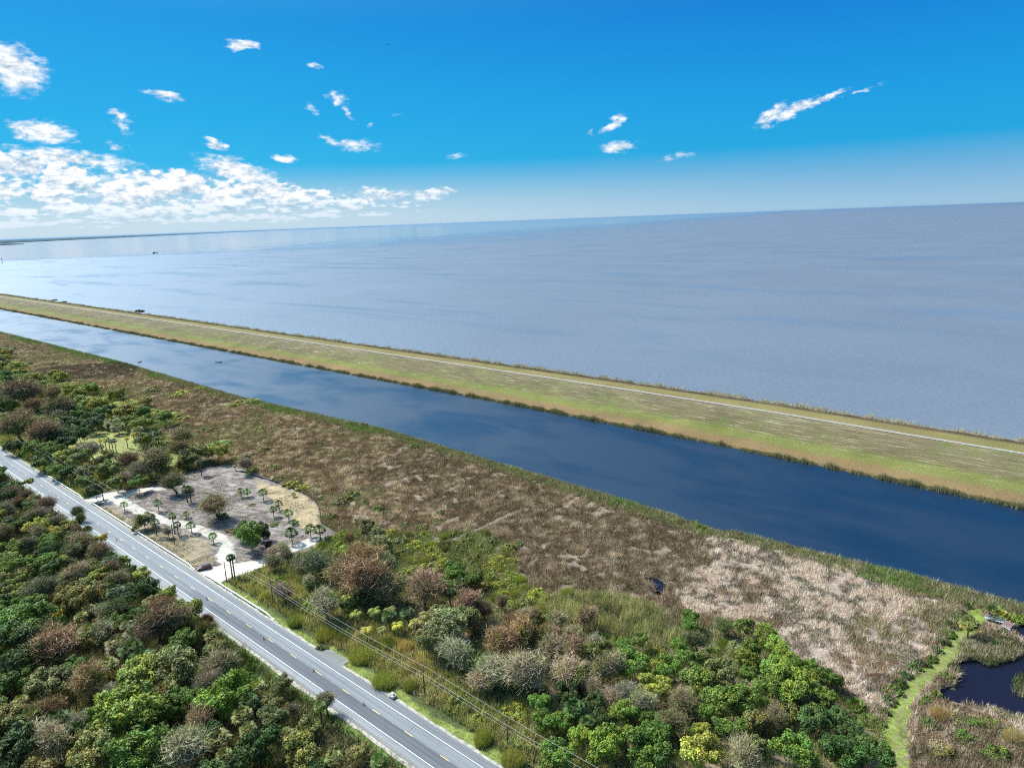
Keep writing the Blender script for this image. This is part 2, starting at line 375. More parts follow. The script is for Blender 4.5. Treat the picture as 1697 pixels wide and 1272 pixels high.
# ------------------------------------------------------------------ water
def water(name, base, rough, bumps, slick=None, spec=.5, base2=None):
    m, t = mat_new(name); co = t.n('ShaderNodeTexCoord').outputs['Object']
    hgt = None
    for sc, amp, st in bumps:
        v = t.n('ShaderNodeMapping', {'Vector': co, 'Rotation': (0, 0, R(25)), 'Scale': (1, st, 1)}).outputs[0]
        n_ = t.m('MULTIPLY', t.noise(v, sc, 3, .6), amp); hgt = n_ if hgt is None else t.m('ADD', hgt, n_)
    # wind lanes: long soft bands where the surface is calmer or rougher
    v = t.n('ShaderNodeMapping', {'Vector': co, 'Rotation': (0, 0, R(slick[3])), 'Scale': (1, slick[1], 1)}).outputs[0]
    ln = t.noise(v, slick[0], 5, .6, .4); calm = t.rng(ln, slick[2]-(.14 if name == 'canal_surface' else 0), slick[2]+.16)
    if name == 'lake_surface':
        sx = t.n('ShaderNodeSeparateXYZ', {0: co})
        # sheltered water in the far left, beyond a wind line that runs out from the shore
        def side(p, q_, w_):
            (x1, y1), (x2, y2) = p, q_; L = math.hypot(x2-x1, y2-y1); nxx, nyy = -(y2-y1)/L, (x2-x1)/L
            e = t.m('ADD', t.m('MULTIPLY', t.m('SUBTRACT', sx.outputs[0], x1), nxx), t.m('MULTIPLY', t.m('SUBTRACT', sx.outputs[1], y1), nyy))
            return t.m('ADD', e, t.m('MULTIPLY', t.m('SUBTRACT', ln, .5), w_))
        A1, A2, A3 = tuple(G(0, 433)), tuple(G(560, 412)), tuple(G(900, 384))
        s1 = side(A1, A2, 500); s2 = side(A2, A3, 9000)
        calm = t.m('MAXIMUM', t.m('MULTIPLY', calm, .42), t.m('MULTIPLY', t.rng(s1, -150, 350), t.rng(s2, -1500, 1500)))
    st = t.m('SUBTRACT', 1.0, t.m('MULTIPLY', calm, .38 if name == 'canal_surface' else .75))
    bp = t.n('ShaderNodeBump', {'Height': hgt, 'Strength': t.m('MULTIPLY', st, 1.0), 'Distance': 1.0})
    bc = t.mix(t.noise(co, .004, 4, .6), base, base2 or base)
    b = t.n('ShaderNodeBsdfPrincipled', {'Base Color': bc, 'Roughness': t.m('MULTIPLY', st, rough), 'IOR': 1.33, 'Specular IOR Level': spec, 'Normal': bp.outputs[0]})
    t.n('ShaderNodeOutputMaterial', {0: b.outputs[0]}); return m
def sheet(name, pts, z, mat, kind='structure'):
    me = bpy.data.meshes.new(name); me.from_pydata([(x, y, z) for x, y in pts], [], [tuple(range(len(pts)))]); me.update()
    o = link(name, me, mat); tag(o, kind=kind); return o
M_lake = water('lake_surface', (.098, .112, .130), .46, [(.22, .55, 1.6), (.9, .14, 1.4)], slick=(.0022, 5, .50, 8), base2=(.145, .16, .178))
M_canal = water('canal_surface', (.003, .015, .034), .50, [(.5, .035, 1.5), (1.8, .012, 1.3)], slick=(.012, 2.2, .54, -28), base2=(.004, .019, .040), spec=1.0)
M_pond = water('pond_surface', (.008, .009, .018), .05, [(1.2, .02, 1.3)], slick=(.02, 1, .5, 0))
sheet('lake', [(-150000, 405), (150000, 405), (150000, 220000), (-150000, 220000)], 1.0, M_lake)
sheet('canal', [(-15000, 222), (-130, 222), (-130, 228.5), (2000, 228.5), (2000, 345), (-15000, 345)], 0.0, M_canal)
sheet('pond', [(-60, 150), (120, 150), (120, 228), (-60, 228)], 0.0, M_pond)
pw = [(x, y) for x, y in pool]
sheet('marsh_pool', [(-104, 180), (-88, 180), (-88, 212), (-104, 212)], 0.02, M_pond)

# ------------------------------------------------------------------ levee
prof = [(318, -1.6), (325, -.4), (327, .7), (333, 1.0), (340, 1.5), (350, 2.9), (360, 4.3), (370, 5.6), (375, 6.1), (379, 6.2), (384, 6.1), (392, 5.2), (400, 4.1), (406, 3.0), (411, 2.2), (416, 1.3), (424, .2), (432, -1.2)]
pf = np.interp(np.arange(318, 432.1, 2.0), *zip(*prof)); ps = np.arange(318, 432.1, 2.0)
lx = axis([(-20000, -2500, 500), (-2500, -600, 20), (-600, 80, 5), (80, 500, 30), (500, 3000, 500)])
LX, LS = np.meshgrid(lx, ps); LZ = np.interp(LS, ps, pf)+.25*(fbm(LX, LS, 25, 3)-.5)*(LS > 328)
LY = LS+loff(LX)
nx, ny = len(lx), len(ps); idx = np.arange(nx*ny).reshape(ny, nx)
fq = np.stack([idx[:-1, :-1], idx[:-1, 1:], idx[1:, 1:], idx[1:, :-1]], -1).reshape(-1, 4)
sv = ((LS-320)/110).ravel()
me = mesh_np('levee', np.stack([LX.ravel(), LY.ravel(), LZ.ravel()], 1), fq, 4, np.repeat(sv[:, None], 3, 1))
m, t = mat_new('levee_turf')
co = t.n('ShaderNodeTexCoord').outputs['Object']
s_ = t.n('ShaderNodeSeparateColor', {0: t.n('ShaderNodeAttribute', attribute_name='Col').outputs['Color']}).outputs[0]
big = t.noise(co, .03, 4, .6); med = t.noise(co, .16, 5, .65)
stv = t.n('ShaderNodeMapping', {'Vector': co, 'Scale': (.10, 1.0, 1.0)}).outputs[0]
strk = t.noise(stv, .75, 5, .7); fn = t.noise(co, 1.7, 5, .7)
sw = t.m('ADD', s_, t.m('MULTIPLY', t.m('SUBTRACT', t.noise(t.n('ShaderNodeMapping', {'Vector': co, 'Scale': (.25, 1, 1)}).outputs[0], .12, 3, .6), .5), .085))
def q(y): return (y-320)/110.
cr = t.ramp(sw, [(q(326), (.10, .085, .04)), (q(329), (.235, .162, .08)), (q(337), (.225, .158, .075)), (q(341), (.185, .185, .06)), (q(346), (.18, .19, .055)), (q(353), (.165, .14, .07)), (q(372), (.175, .145, .085)), (q(377), (.19, .155, .09)),
                 (q(384), (.24, .19, .085)), (q(399), (.22, .19, .07)), (q(403), (.15, .11, .06)), (q(410), (.10, .075, .05)), (q(416), (.16, .13, .09))])
slope = t.m('MULTIPLY', t.rng(s_, q(342), q(350)), t.rng(s_, q(376), q(381), 1, 0))
c = t.mix(t.m('MULTIPLY', slope, t.rng(strk, .52, .70)), cr, (.37, .34, .22))
c = t.mix(t.m('MULTIPLY', slope, t.rng(strk, .48, .34)), c, (.115, .10, .055))
green = t.m('MULTIPLY', t.rng(t.noise(co, .018, 3, .5), .50, .66), t.rng(med, .42, .6))
gm = t.m('MULTIPLY', green, t.m('MULTIPLY', t.rng(s_, q(341), q(346)), t.rng(s_, q(398), q(404), 1, 0)))
c = t.mix(t.m('MULTIPLY', gm, .5), c, (.14, .19, .04))
c = t.mix(1.0, c, t.ramp(fn, [(.25, (.50, .50, .50)), (.5, (1, 1, 1)), (.75, (1.5, 1.5, 1.45))]), 'MULTIPLY')
c = t.mix(1.0, c, t.ramp(big, [(.3, (.64, .60, .56)), (.7, (.94, .88, .80))]), 'MULTIPLY')
bp = t.n('ShaderNodeBump', {'Height': fn, 'Strength': .6, 'Distance': .4})
b = t.n('ShaderNodeBsdfPrincipled', {'Base Color': c, 'Roughness': .95, 'Specular IOR Level': .05, 'Normal': bp.outputs[0]})
t.n('ShaderNodeOutputMaterial', {0: b.outputs[0]})
tag(link('levee', me, m), kind='structure')
def strip(name, X0, X1, s0, s1, z, mat, step=20, off=True):
    xs = np.append(np.arange(X0, X1, step), X1); v = []
    for x in xs:
        o = float(loff(x)) if off else 0
        for s in (s0, (s0+s1)/2, s1): v.append((x, s+o, z(x, s)+.05 if callable(z) else z))
    n = len(xs); f = [(i*3+k, (i+1)*3+k, (i+1)*3+k+1, i*3+k+1) for i in range(n-1) for k in (0, 1)]
    me = bpy.data.meshes.new(name); me.from_pydata(v, [], f); me.update(); return tag(link(name, me, mat), kind='structure')
M_gravel = plain('crushed_stone', (.25, .22, .175), .95, var=.2, scale=.6)
strip('path', -6000, 500, 378.2, 381.2, lambda x, s: 6.34, M_gravel)

# ------------------------------------------------------------------ road
m, t = mat_new('asphalt'); co = t.n('ShaderNodeTexCoord').outputs['Object']; sx = t.n('ShaderNodeSeparateXYZ', {0: co})
yy = sx.outputs[1]
rp = t.ramp(t.m('DIVIDE', t.m('SUBTRACT', yy, 79.0), 14.0), [
    (.0, (.155, .135, .12)), (.135, (.19, .175, .155)), (.20, (.26, .255, .24)), (.277, (.20, .20, .20)), (.285, (.105, .105, .108)), (.355, (.125, .125, .128)), (.41, (.10, .10, .104)), (.47, (.12, .12, .122)), (.525, (.10, .10, .103)),
    (.535, (.17, .17, .168)), (.60, (.215, .213, .21)), (.66, (.175, .175, .172)), (.73, (.215, .213, .21)), (.78, (.16, .16, .158)), (.90, (.17, .168, .162)), (1.0, (.22, .205, .18))])
ls = t.noise(t.n('ShaderNodeMapping', {'Vector': co, 'Scale': (.03, 1.6, 1)}).outputs[0], 1.2, 4, .6)
pt = t.noise(co, .09, 3, .5); gr = t.noise(co, 6, 3, .7)
# the darker resurfaced lane only starts near the camera; farther out both lanes are the same worn grey
older = t.rng(t.m('ADD', sx.outputs[0], t.m('MULTIPLY', pt, 30)), -215, -185)
old = t.ramp(t.m('DIVIDE', t.m('SUBTRACT', yy, 79.0), 14.0), [(.0, (.24, .22, .19)), (.2, (.27, .26, .24)), (.35, (.20, .20, .197)), (.5, (.175, .175, .172)), (.62, (.215, .213, .21)), (.75, (.2, .2, .197)), (1., (.23, .21, .18))])
c = t.mix(1.0, t.mix(older, old, rp), (.88, .88, .88), 'MULTIPLY')
c = t.mix(1.0, c, t.ramp(ls, [(.3, (.78, .78, .78)), (.5, (1, 1, 1)), (.7, (1.2, 1.2, 1.19))]), 'MULTIPLY')
c = t.mix(1.0, c, t.ramp(gr, [(.2, (.85, .85, .85)), (.8, (1.15, 1.15, 1.15))]), 'MULTIPLY')
cr_ = t.n('ShaderNodeTexVoronoi', {'Vector': t.n('ShaderNodeMapping', {'Vector': co, 'Scale': (.06, .35, 1)}).outputs[0], 'Scale': 1.0}, feature='DISTANCE_TO_EDGE').outputs[0]
c = t.mix(t.rng(cr_, .0, .012, .35, 0), c, (.06, .06, .06))
b = t.n('ShaderNodeBsdfPrincipled', {'Base Color': c, 'Roughness': .85, 'Specular IOR Level': .25}); t.n('ShaderNodeOutputMaterial', {0: b.outputs[0]})
M_asph = m
def ragged(name, X0, X1, y0, y1, z, mat, amp, step=1.5):
    xs = np.append(np.arange(X0, X1, step), X1); a = y0+amp*(fbm(xs, xs*0, 4, 61)-.5)*2; b_ = y1+amp*(fbm(xs, xs*0+50, 4, 62)-.5)*2
    v = []
    for i, x in enumerate(xs): v += [(x, a[i], z), (x, b_[i], z)]
    f = [(2*i, 2*i+2, 2*i+3, 2*i+1) for i in range(len(xs)-1)]
    me = bpy.data.meshes.new(name); me.from_pydata(v, [], f); me.update(); return tag(link(name, me, mat), kind='structure')
M_edge = plain('gravel_shoulder', (.33, .285, .225), .95, var=.35, scale=.8)
ragged('road_shoulder', -3000, 200, 79.6, 93.0, 1.100, M_edge, .55, 1.2)
ragged('road', -3000, 200, 80.6, 92.2, 1.125, M_asph, .22, 1.5)
apron = pxpoly([(500,1062),(525,1072),(548,1082),(535,1095),(500,1078)])
strip('apron', -158, -145, 91.0, 94.9, 1.118, M_asph, 4, off=False)
M_white = plain('road_paint_white', (.66, .66, .64), .7, var=.18, scale=.7); M_yel = plain('road_paint_yellow', (.70, .47, .12), .7, var=.15, scale=1.)
strip('road_marking', -3000, 200, 83.0, 83.17, 1.131, M_white, 100, off=False)
strip('road_marking', -3000, 200, 89.75, 89.90, 1.131, M_white, 100, off=False)
v = []; f = []
for i in range(-250, 18):
    x = -148.9+12.192*i
    if x > 190: continue
    k = len(v); v += [(x, 86.44, 1.131), (x+2.9, 86.44, 1.131), (x+2.9, 86.60, 1.131), (x, 86.60, 1.131)]; f.append((k, k+1, k+2, k+3))
me = bpy.data.meshes.new('centre_dashes'); me.from_pydata(v, [], f); tag(link('road_marking', me, M_yel), kind='structure')
v = []; f = []
for i in range(-120, 18):
    x = -148.9+12.192*i-4.4
    if x > 190: continue
    mb_ = MB().box((x, 86.52, 1.14), (.16, .14, .03)); k = len(v); v += mb_.v; f += [tuple(a+k for a in q_) for q_ in mb_.f]
me = bpy.data.meshes.new('lane_studs'); me.from_pydata(v, [], f); tag(link('road_marking', me, M_white), kind='structure')

# ------------------------------------------------------------------ reed and grass masses
def blades(n_clump, pos, height, width, lean, nb, cols):
    """tufts of tapering blades; pos (n,3), height/width (n,), cols (n,3)"""
    N_ = len(pos); k = nb
    base = np.repeat(pos, k, 0); h = np.repeat(height, k)*rng.uniform(.6, 1.15, N_*k); w = np.repeat(width, k)*rng.uniform(.7, 1.3, N_*k)
    ang = rng.uniform(0, 2*np.pi, N_*k); ln = rng.normal(0, 1, N_*k)*lean+.05; az_ = rng.uniform(0, 2*np.pi, N_*k)
    off = rng.normal(0, 1, (N_*k, 2))*np.repeat(width, k)[:, None]*2.2; base = base.copy(); base[:, :2] += off
    dx, dy = np.cos(ang)*w/2, np.sin(ang)*w/2
    tip = base+np.stack([np.cos(az_)*ln*h, np.sin(az_)*ln*h, h*np.sqrt(np.clip(1-ln*ln*.6, .15, 1))], 1)
    v = np.empty((N_*k, 3, 3)); v[:, 0] = base; v[:, 0, 0] -= dx; v[:, 0, 1] -= dy; v[:, 1] = base; v[:, 1, 0] += dx; v[:, 1, 1] += dy; v[:, 2] = tip
    c = np.repeat(cols, k, 0)*rng.uniform(.42, 1.75, (N_*k, 1)); c = np.repeat(c[:, None], 3, 1); 
    return v.reshape(-1, 3), c.reshape(-1, 3)
def tri_obj(name, parts, mat, kind='stuff', label=None, cat=None):
    v = np.concatenate([p[0] for p in parts]); c = np.concatenate([p[1] for p in parts])
    me = mesh_np(name, v, np.arange(len(v)).reshape(-1, 3), 3, np.clip(c, 0, .95)); return tag(link(name, me, mat), label, cat, kind=kind)
def scatter(X0, X1, Y0, Y1, k_sp, cap=None):
    """jittered points whose spacing grows with distance from the camera"""
    out = []; x = X1
    while x > X0:
        d = math.hypot(x, 175)+1; st = max(.55, k_sp*d/682.); ny_ = int((Y1-Y0)/st)
        y = Y0+(np.arange(ny_)+rng.uniform(0, 1, ny_))*st; out.append(np.stack([x+rng.uniform(-.5, .5, ny_)*st, y, np.full(ny_, st)], 1)); x -= st
    return np.concatenate(out)
def pal(sel, p0, colsA): return np.asarray(colsA)[sel]
def on_screen(X, Y, Z=1., m=60):
    px, py = to_px(X, Y, Z); return (px > -m) & (px < 1697+m) & (py < 1272+m+40)
grove_poly = pxpoly([(-300,600),(0,585),(40,612),(100,628),(170,650),(230,668),(290,690),(300,700),(262,715),(320,735),(340,760),(390,770),(330,778),(290,795),(200,812),(140,828),(60,775),(0,742),(-200,650)])
brush_poly = pxpoly([(390,965),(420,948),(470,925),(540,890),(600,880),(720,885),(800,880),(850,910),(860,960),(900,985),(1000,985),(1090,1040),(1160,1035),(1260,1060),(1310,1095),(1380,1140),(1430,1180),(1470,1205),(1460,1290),(900,1290),(740,1200),(640,1140),(540,1078),(460,1030),(400,985)])
lime_poly = pxpoly([(898,1000),(925,985),(975,985),(1030,990),(1080,1000),(1110,1030),(1130,1060),(1090,1080),(1030,1060),(990,1050),(950,1035),(905,1030)])
pale_poly = pxpoly([(1170,880),(1260,905),(1420,950),(1560,1005),(1550,1050),(1500,1110),(1450,1175),(1400,1160),(1340,1100),(1250,1050),(1130,1000),(1115,960)])
def keep_out(X, Y):
    k = np.zeros(X.shape, bool)
    for pl in (clearing, meadow, mowpath, pond, pool): k |= inpoly(X, Y, pl)
    k |= polydist(X, Y, ditch) < 1.0
    k |= polydist(X, Y, [tuple(G(*p)) for p in ((1632,1022),(1650,1028),(1690,1040))]) < 2.2
    return k
pts = scatter(-1900, 40, 106, 246, 1.05)
X, Y, st = pts.T; ok = (Y < bank(X)+.6*(fbm(X, Y, 6, 88)-.3)) & ~keep_out(X, Y) & on_screen(X, Y) & ~inpoly(X, Y, lime_poly)
ingrove = inpoly(X, Y, grove_poly) | (inpoly(X, Y, brush_poly) & ~inpoly(X, Y, pale_poly))
ok &= ~(ingrove & (rng.uniform(0, 1, len(X)) < .55)); ok &= Y > 106+4*fbm(X, Y, 10, 4)
gapn = fbm(X, Y, 4, 77); ok &= ~((gapn < .33) & (Y < bank(X)-6))
X, Y, st = X[ok], Y[ok], st[ok]; ingrove = ingrove[ok]
n1_ = fbm(X, Y, 40, 11); n2_ = fbm(X, Y, 7, 12); n3_ = fbm(X, Y, 2.2, 13)
brown = np.array((.36, .228, .150)); straw = np.array((.62, .46, .345)); oliv = np.array((.23, .22, .095)); dark = np.array((.075, .062, .04)); grn = np.array((.15, .20, .05)); pinkp = np.array((.70, .515, .415))
col = np.where((n2_*.35+n3_*.5+.15*rng.uniform(0, 1, len(X)) > .55)[:, None], straw*.8, brown)*((.15+1.55*n3_)*(.7+.6*n2_))[:, None]
col = np.where((n1_ > .58)[:, None], col*.6+oliv*.42, col); col = np.where((n1_ < .42)[:, None], col*.8, col)
col = np.where((rng.uniform(0, 1, len(X)) < .14)[:, None], oliv*1.1, col)
pl_ = inpoly(X+22*(n1_-.5)+16*(n2_-.5), Y+26*(fbm(X, Y, 16, 44)-.5)+12*(n3_-.5), pale_poly); edge_ = fbm(X, Y, 18, 45)*.6+fbm(X, Y, 5, 46)*.4; pl_ &= edge_ > .43
col = np.where((pl_ & (n3_*.5+n2_*.5 > .47))[:, None], pinkp*(.65+.6*n3_)[:, None], col)
col = np.where((pl_ & (n3_*.5+n2_*.5 <= .47))[:, None], np.where(rng.uniform(0, 1, (len(X), 1)) < .35, np.array((.20, .19, .09)), np.array((.42, .31, .24)))*(.3+1.2*n3_)[:, None], col)
bd = bank(X)-Y; fringe = bd < 6+9*(n1_) ; fr2 = fringe & (rng.uniform(0, 1, len(X)) < .75)
col = np.where(fr2[:, None], (np.where((n1_ > .52)[:, None], grn*1.15, oliv*1.05))*(.65+.7*n3_)[:, None], col)
px_, py_ = to_px(X, Y)
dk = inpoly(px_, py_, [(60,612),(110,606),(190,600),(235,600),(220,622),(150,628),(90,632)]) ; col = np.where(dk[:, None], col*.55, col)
col = np.where((ingrove)[:, None], np.array((.25, .25, .085))*(.4+1.1*n3_)[:, None], col)
hgt = (.9+1.2*n2_)*(.75+.5*n3_)*np.where(fringe, 1.25, 1.); hgt *= np.where(ingrove, 1.7, 1.); hgt *= np.where(pl_, .55+.6*n3_, 1.0)
z = ground_z(X, Y); z = np.where(bd < 1, .0, z)
tri_obj('marsh_reeds', [blades(0, np.stack([X, Y, z], 1), hgt, st*.22, .62, 8, col)], M_reed, label='brown dried cattail marsh between the brush and the canal', cat='reeds')
print('marsh clumps', len(X))
# lime coloured willow-like grass field
X = rng.uniform(-140, -40, 26000); Y = rng.uniform(110, 215, 26000); ok = inpoly(X+4*(fbm(X, Y, 5, 3)-.5), Y, lime_poly); X, Y = X[ok], Y[ok]
n2_ = fbm(X, Y, 3.5, 21); col = np.array((.34, .315, .14))*(.1+1.7*n2_)[:, None]
tri_obj('lime_tall_grass', [blades(0, np.stack([X, Y, ground_z(X, Y)], 1), 1.6+2.2*n2_, np.full(len(X), .14), .28, 7, col)], M_reed, label='field of tall olive lime grass between the pool and the bare trees', cat='grass')
# canal far bank reeds and lake shore cane
def bankline(name, Xr, s_mean, spread, z0, hmin, hmax, gapthr, colA, colB, seed, lab, k=.55, shift=True):
    out = []; x = Xr[1]
    while x > Xr[0]:
        d = math.hypot(x, s_mean); stp = max(.35, k*d/682.); out.append((x, stp)); x -= stp*.55
    a = np.array(out); X = np.repeat(a[:, 0], 4)+rng.uniform(-.3, .3, len(a)*4); st = np.repeat(a[:, 1], 4)
    clump = fbm(X, X*0+seed, 5, seed, 3); Y = s_mean+(loff(X) if shift else 0)+rng.normal(0, spread, len(X))
    ok = clump+.16*fbm(X, X*0, 60, seed+4) > gapthr; X, Y, st, clump = X[ok], Y[ok], st[ok], clump[ok]
    h = hmin+(hmax-hmin)*np.clip((clump-gapthr)*2.5, 0, 1); r_ = rng.uniform(0, 1, (len(X), 1)); c = np.array(colA)*(1-r_)+np.array(colB)*r_
    z = np.full(len(X), z0) if not callable(z0) else z0(Y-loff(X))
    tri_obj(name, [blades(0, np.stack([X, Y, z], 1), h, st*.30, .22, 6, c)], M_reed, label=lab, cat='reeds')
bankline('canal_reeds', (-2600, 40), 326.0, 1.1, -.05, 1.1, 3.4, .38, (.13, .135, .055), (.30, .245, .13), 5, 'dark reeds standing along the levee side of the canal')
bankline('shore_cane', (-2600, 40), 414.8, 2.0, 1.0, 1.0, 3.6, .33, (.62, .54, .40), (.30, .25, .16), 9, 'pale cane and scrub along the lake side of the levee')
bankline('shore_scrub', (-2600, 40), 411.0, 1.2, lambda s: np.interp(s, ps, pf)-.1, .2, .8, .35, (.13, .10, .06), (.2, .15, .09), 19, 'low dark brown scrub along the top of the levee lake slope')

# verge grass and undergrowth
def carpet(name, poly_or_mask, Xr, Yr, n, h, w, colA, colB, lab, lean=.5, nb=5, seed=3):
    X = rng.uniform(*Xr, n); Y = rng.uniform(*Yr, n); ok = poly_or_mask(X, Y) & on_screen(X, Y)
    X, Y = X[ok], Y[ok]; n_ = fbm(X, Y, 2.5, seed); nn = fbm(X, Y, 9, seed+1)
    r_ = np.clip(nn[:, None]*2-.5+rng.normal(0, .2, (len(X), 1)), 0, 1); c = (np.array(colA)*(1-r_)+np.array(colB)*r_)*(.5+n_)[:, None]
    d = np.hypot(X, Y)
    tri_obj(name, [blades(0, np.stack([X, Y, ground_z(X, Y)], 1), h[0]+(h[1]-h[0])*n_, w*np.clip(d/200, .8, 4), lean, nb, c)], M_reed, label=lab, cat='undergrowth')
carpet('forest_undergrowth', lambda X, Y: Y < 77+2*fbm(X, Y, 5, 2), (-560, -95), (12, 80), 70000, (1.2, 4.6), .30, (.08, .12, .03), (.26, .22, .12), 'tangled dark undergrowth filling the forest below the road', .7)
carpet('road_verge_grass', lambda X, Y: ((Y < 80.4) | ((Y > 92.6) & (Y < 95.5))) & ~inpoly(X, Y, drive1) & ~inpoly(X, Y, drive0), (-620, -60), (77, 95.6), 26000, (.12, .5), .10, (.14, .19, .04), (.25, .25, .07), 'short green grass growing on both verges of the road', .6)
carpet('roadside_scrub', lambda X, Y: (Y > 95.2+2*fbm(X, Y, 6, 5)) & (Y < 112) & ~keep_out(X, Y) & ~((X > -345) & (X < -226)), (-640, -60), (94, 112), 30000, (.8, 3.3), .20, (.27, .27, .09), (.48, .40, .19), 'olive reedy scrub growing between the guardrail and the brush', .4, 7)
isl = pxpoly([(1590,1060),(1640,1045),(1665,1042),(1690,1062),(1695,1085),(1670,1092),(1640,1100),(1612,1090),(1588,1094)])
isl2 = pxpoly([(1680,1120),(1700,1118),(1740,1130),(1740,1160),(1690,1158),(1678,1145)], 0)
isl3 = pxpoly([(1512,1215),(1530,1180),(1560,1178),(1600,1186),(1650,1198),(1700,1216),(1780,1240),(1780,1300),(1500,1300)])
X = rng.uniform(-30, 30, 26000); Y = rng.uniform(150, 240, 26000)
ok = (inpoly(X, Y, isl) | inpoly(X, Y, isl2) | inpoly(X, Y, isl3)); X, Y = X[ok], Y[ok]; n_ = fbm(X, Y, 3, 55)[:, None]
c = np.where(n_ > .5, np.array((.30, .24, .14)), np.array((.12, .13, .05)))*(.6+.8*rng.uniform(0, 1, n_.shape))
tri_obj('pond_edge_reeds', [blades(0, np.stack([X, Y, np.where(inpoly(X, Y, isl2), 0., .4)], 1), 1.0+1.3*n_[:, 0], np.full(len(X), .12), .35, 6, c)], M_reed, label='brown and green reeds around the edge of the dark pond', cat='reeds')
#PART2
# ------------------------------------------------------------------ plants, one prototype mesh each
def leaf_cloud(lobes, n, size, seed, dens_out=.72, tint=.45, flat=1.0, droop=0.):
    g = np.random.default_rng(seed); wts = np.array([l[3]**2 for l in lobes]); pick = g.choice(len(lobes), n, p=wts/wts.sum())
    L = np.array([l[:4] for l in lobes])[pick]; d = g.normal(0, 1, (n, 3)); d[:, 2] = d[:, 2]+.25; d /= np.linalg.norm(d, axis=1)[:, None]
    rad = L[:, 3]*(dens_out+(1-dens_out)*g.uniform(0, 1, n)**.6)*(1+.22*(g.uniform(0, 1, n)-.5)); c = L[:, :3]+d*rad[:, None]*np.array([1, 1, flat])
    nrm = d*.75+g.normal(0, .55, (n, 3))+np.array([0, 0, .35]); nrm /= np.linalg.norm(nrm, axis=1)[:, None]
    q_ = np.cross(nrm, g.normal(0, 1, (n, 3))); q_ /= np.linalg.norm(q_, axis=1)[:, None]; w_ = np.cross(nrm, q_)
    s = size*g.uniform(.6, 1.35, n)[:, None]
    v = np.stack([c-q_*s, c-w_*s*.5, c+q_*s, c+w_*s*.5], 1).reshape(-1, 3)
    lobe_t = 1+tint*(g.uniform(-1, 1, len(lobes)))[pick]; lt = lobe_t*g.uniform(.65, 1.4, n)
    warm = g.uniform(-.18, .22, (len(lobes)))[pick]
    col = np.stack([lt*(1+warm), lt, lt*(1-warm)], 1); col = np.repeat(col, 4, 0)
    return v, col
def mk_leaf_mesh(name, v, col):
    return mesh_np(name, v, np.arange(len(v)).reshape(-1, 4), 4, col)
def crown_lobes(seed, n=11, spread=.62, zs=.42, r0=.30, r1=.46, up=0.):
    g = np.random.default_rng(seed); L = []
    for i in range(n):
        a = 2*np.pi*i/n*1.9+g.uniform(-.5, .5); rr = spread*math.sqrt(g.uniform(0.02, 1)); L.append((rr*math.cos(a), rr*math.sin(a), up+zs*(g.uniform(-.6, 1)-rr*.7), g.uniform(r0, r1)))
    return L
def sub_lobes(L, seed, k=5, keep=.62):
    g = np.random.default_rng(seed+900); out = []
    for x, y, z, r in L:
        out.append((x, y, z, r*keep))
        for i in range(k):
            d = g.normal(0, 1, 3); d[2] = abs(d[2])*.9-.15; d /= np.linalg.norm(d); out.append((x+d[0]*r*.75, y+d[1]*r*.75, z+d[2]*r*.62, r*g.uniform(.26, .52)))
    return out
CROWN = [mk_leaf_mesh('tree_crown', *leaf_cloud(sub_lobes(crown_lobes(s_, 13+s_ % 4, spread=.70, zs=.46, r0=.24, r1=.44), s_, 6, .85), 7000, .046, s_, dens_out=.6)) for s_ in (1, 2, 3, 4)]
BUSH = [mk_leaf_mesh('bush', *leaf_cloud(sub_lobes([(x, y, max(.10, .30-.25*math.hypot(x, y)+z*.6), r) for x, y, z, r in crown_lobes(s_, 13, .74, .4, .20, .40)], s_, 5, .85), 4600, .052, s_, flat=.95, dens_out=.5)) for s_ in (11, 12, 13)]
for me in CROWN+BUSH: me.materials.append(M_leaf)

def limb_set(seed, h=1., n=7, spread=.42, forks=4, depth=3, r0=.030, lowfork=.22):
    """skeleton as a list of (a, b, ra, rb) plus the fine ends"""
    g = np.random.default_rng(seed); seg = []; ends = []
    def grow(p, d, ln, r, k):
        pts_ = [p]; q_ = p.copy()
        for i in range(3):
            d2 = d+g.normal(0, .16, 3)+np.array([0, 0, .05]); d2 /= np.linalg.norm(d2); q_ = q_+d2*ln/3; pts_.append(q_.copy()); d = d2
        rr = [r, r*.85, r*.7, r*.55]
        for i in range(3): seg.append((pts_[i], pts_[i+1], rr[i]*(.30 if k < 2 else .9), rr[i+1]*(.30 if k < 2 else .9), k))
        if k == 0: ends.append((pts_[-1], d, ln)); return
        for j in range(forks if k < depth else n):
            az_ = g.uniform(0, 2*np.pi); tl = g.uniform(.45, 1.05)*spread*2.2; b_ = np.array([math.cos(az_)*math.sin(tl), math.sin(az_)*math.sin(tl), math.cos(tl)])
            nd = d*.45+b_*.75; nd /= np.linalg.norm(nd); st_ = pts_[g.integers(1, 4)] if k < depth else pts_[-1]
            grow(st_, nd, ln*g.uniform(.58, .85), r*.5, k-1)
        ends.append((pts_[-1], d, ln))
    grow(np.zeros(3), np.array([g.normal(0, .08), g.normal(0, .08), 1.]), lowfork*h, r0, depth)
    return seg, ends
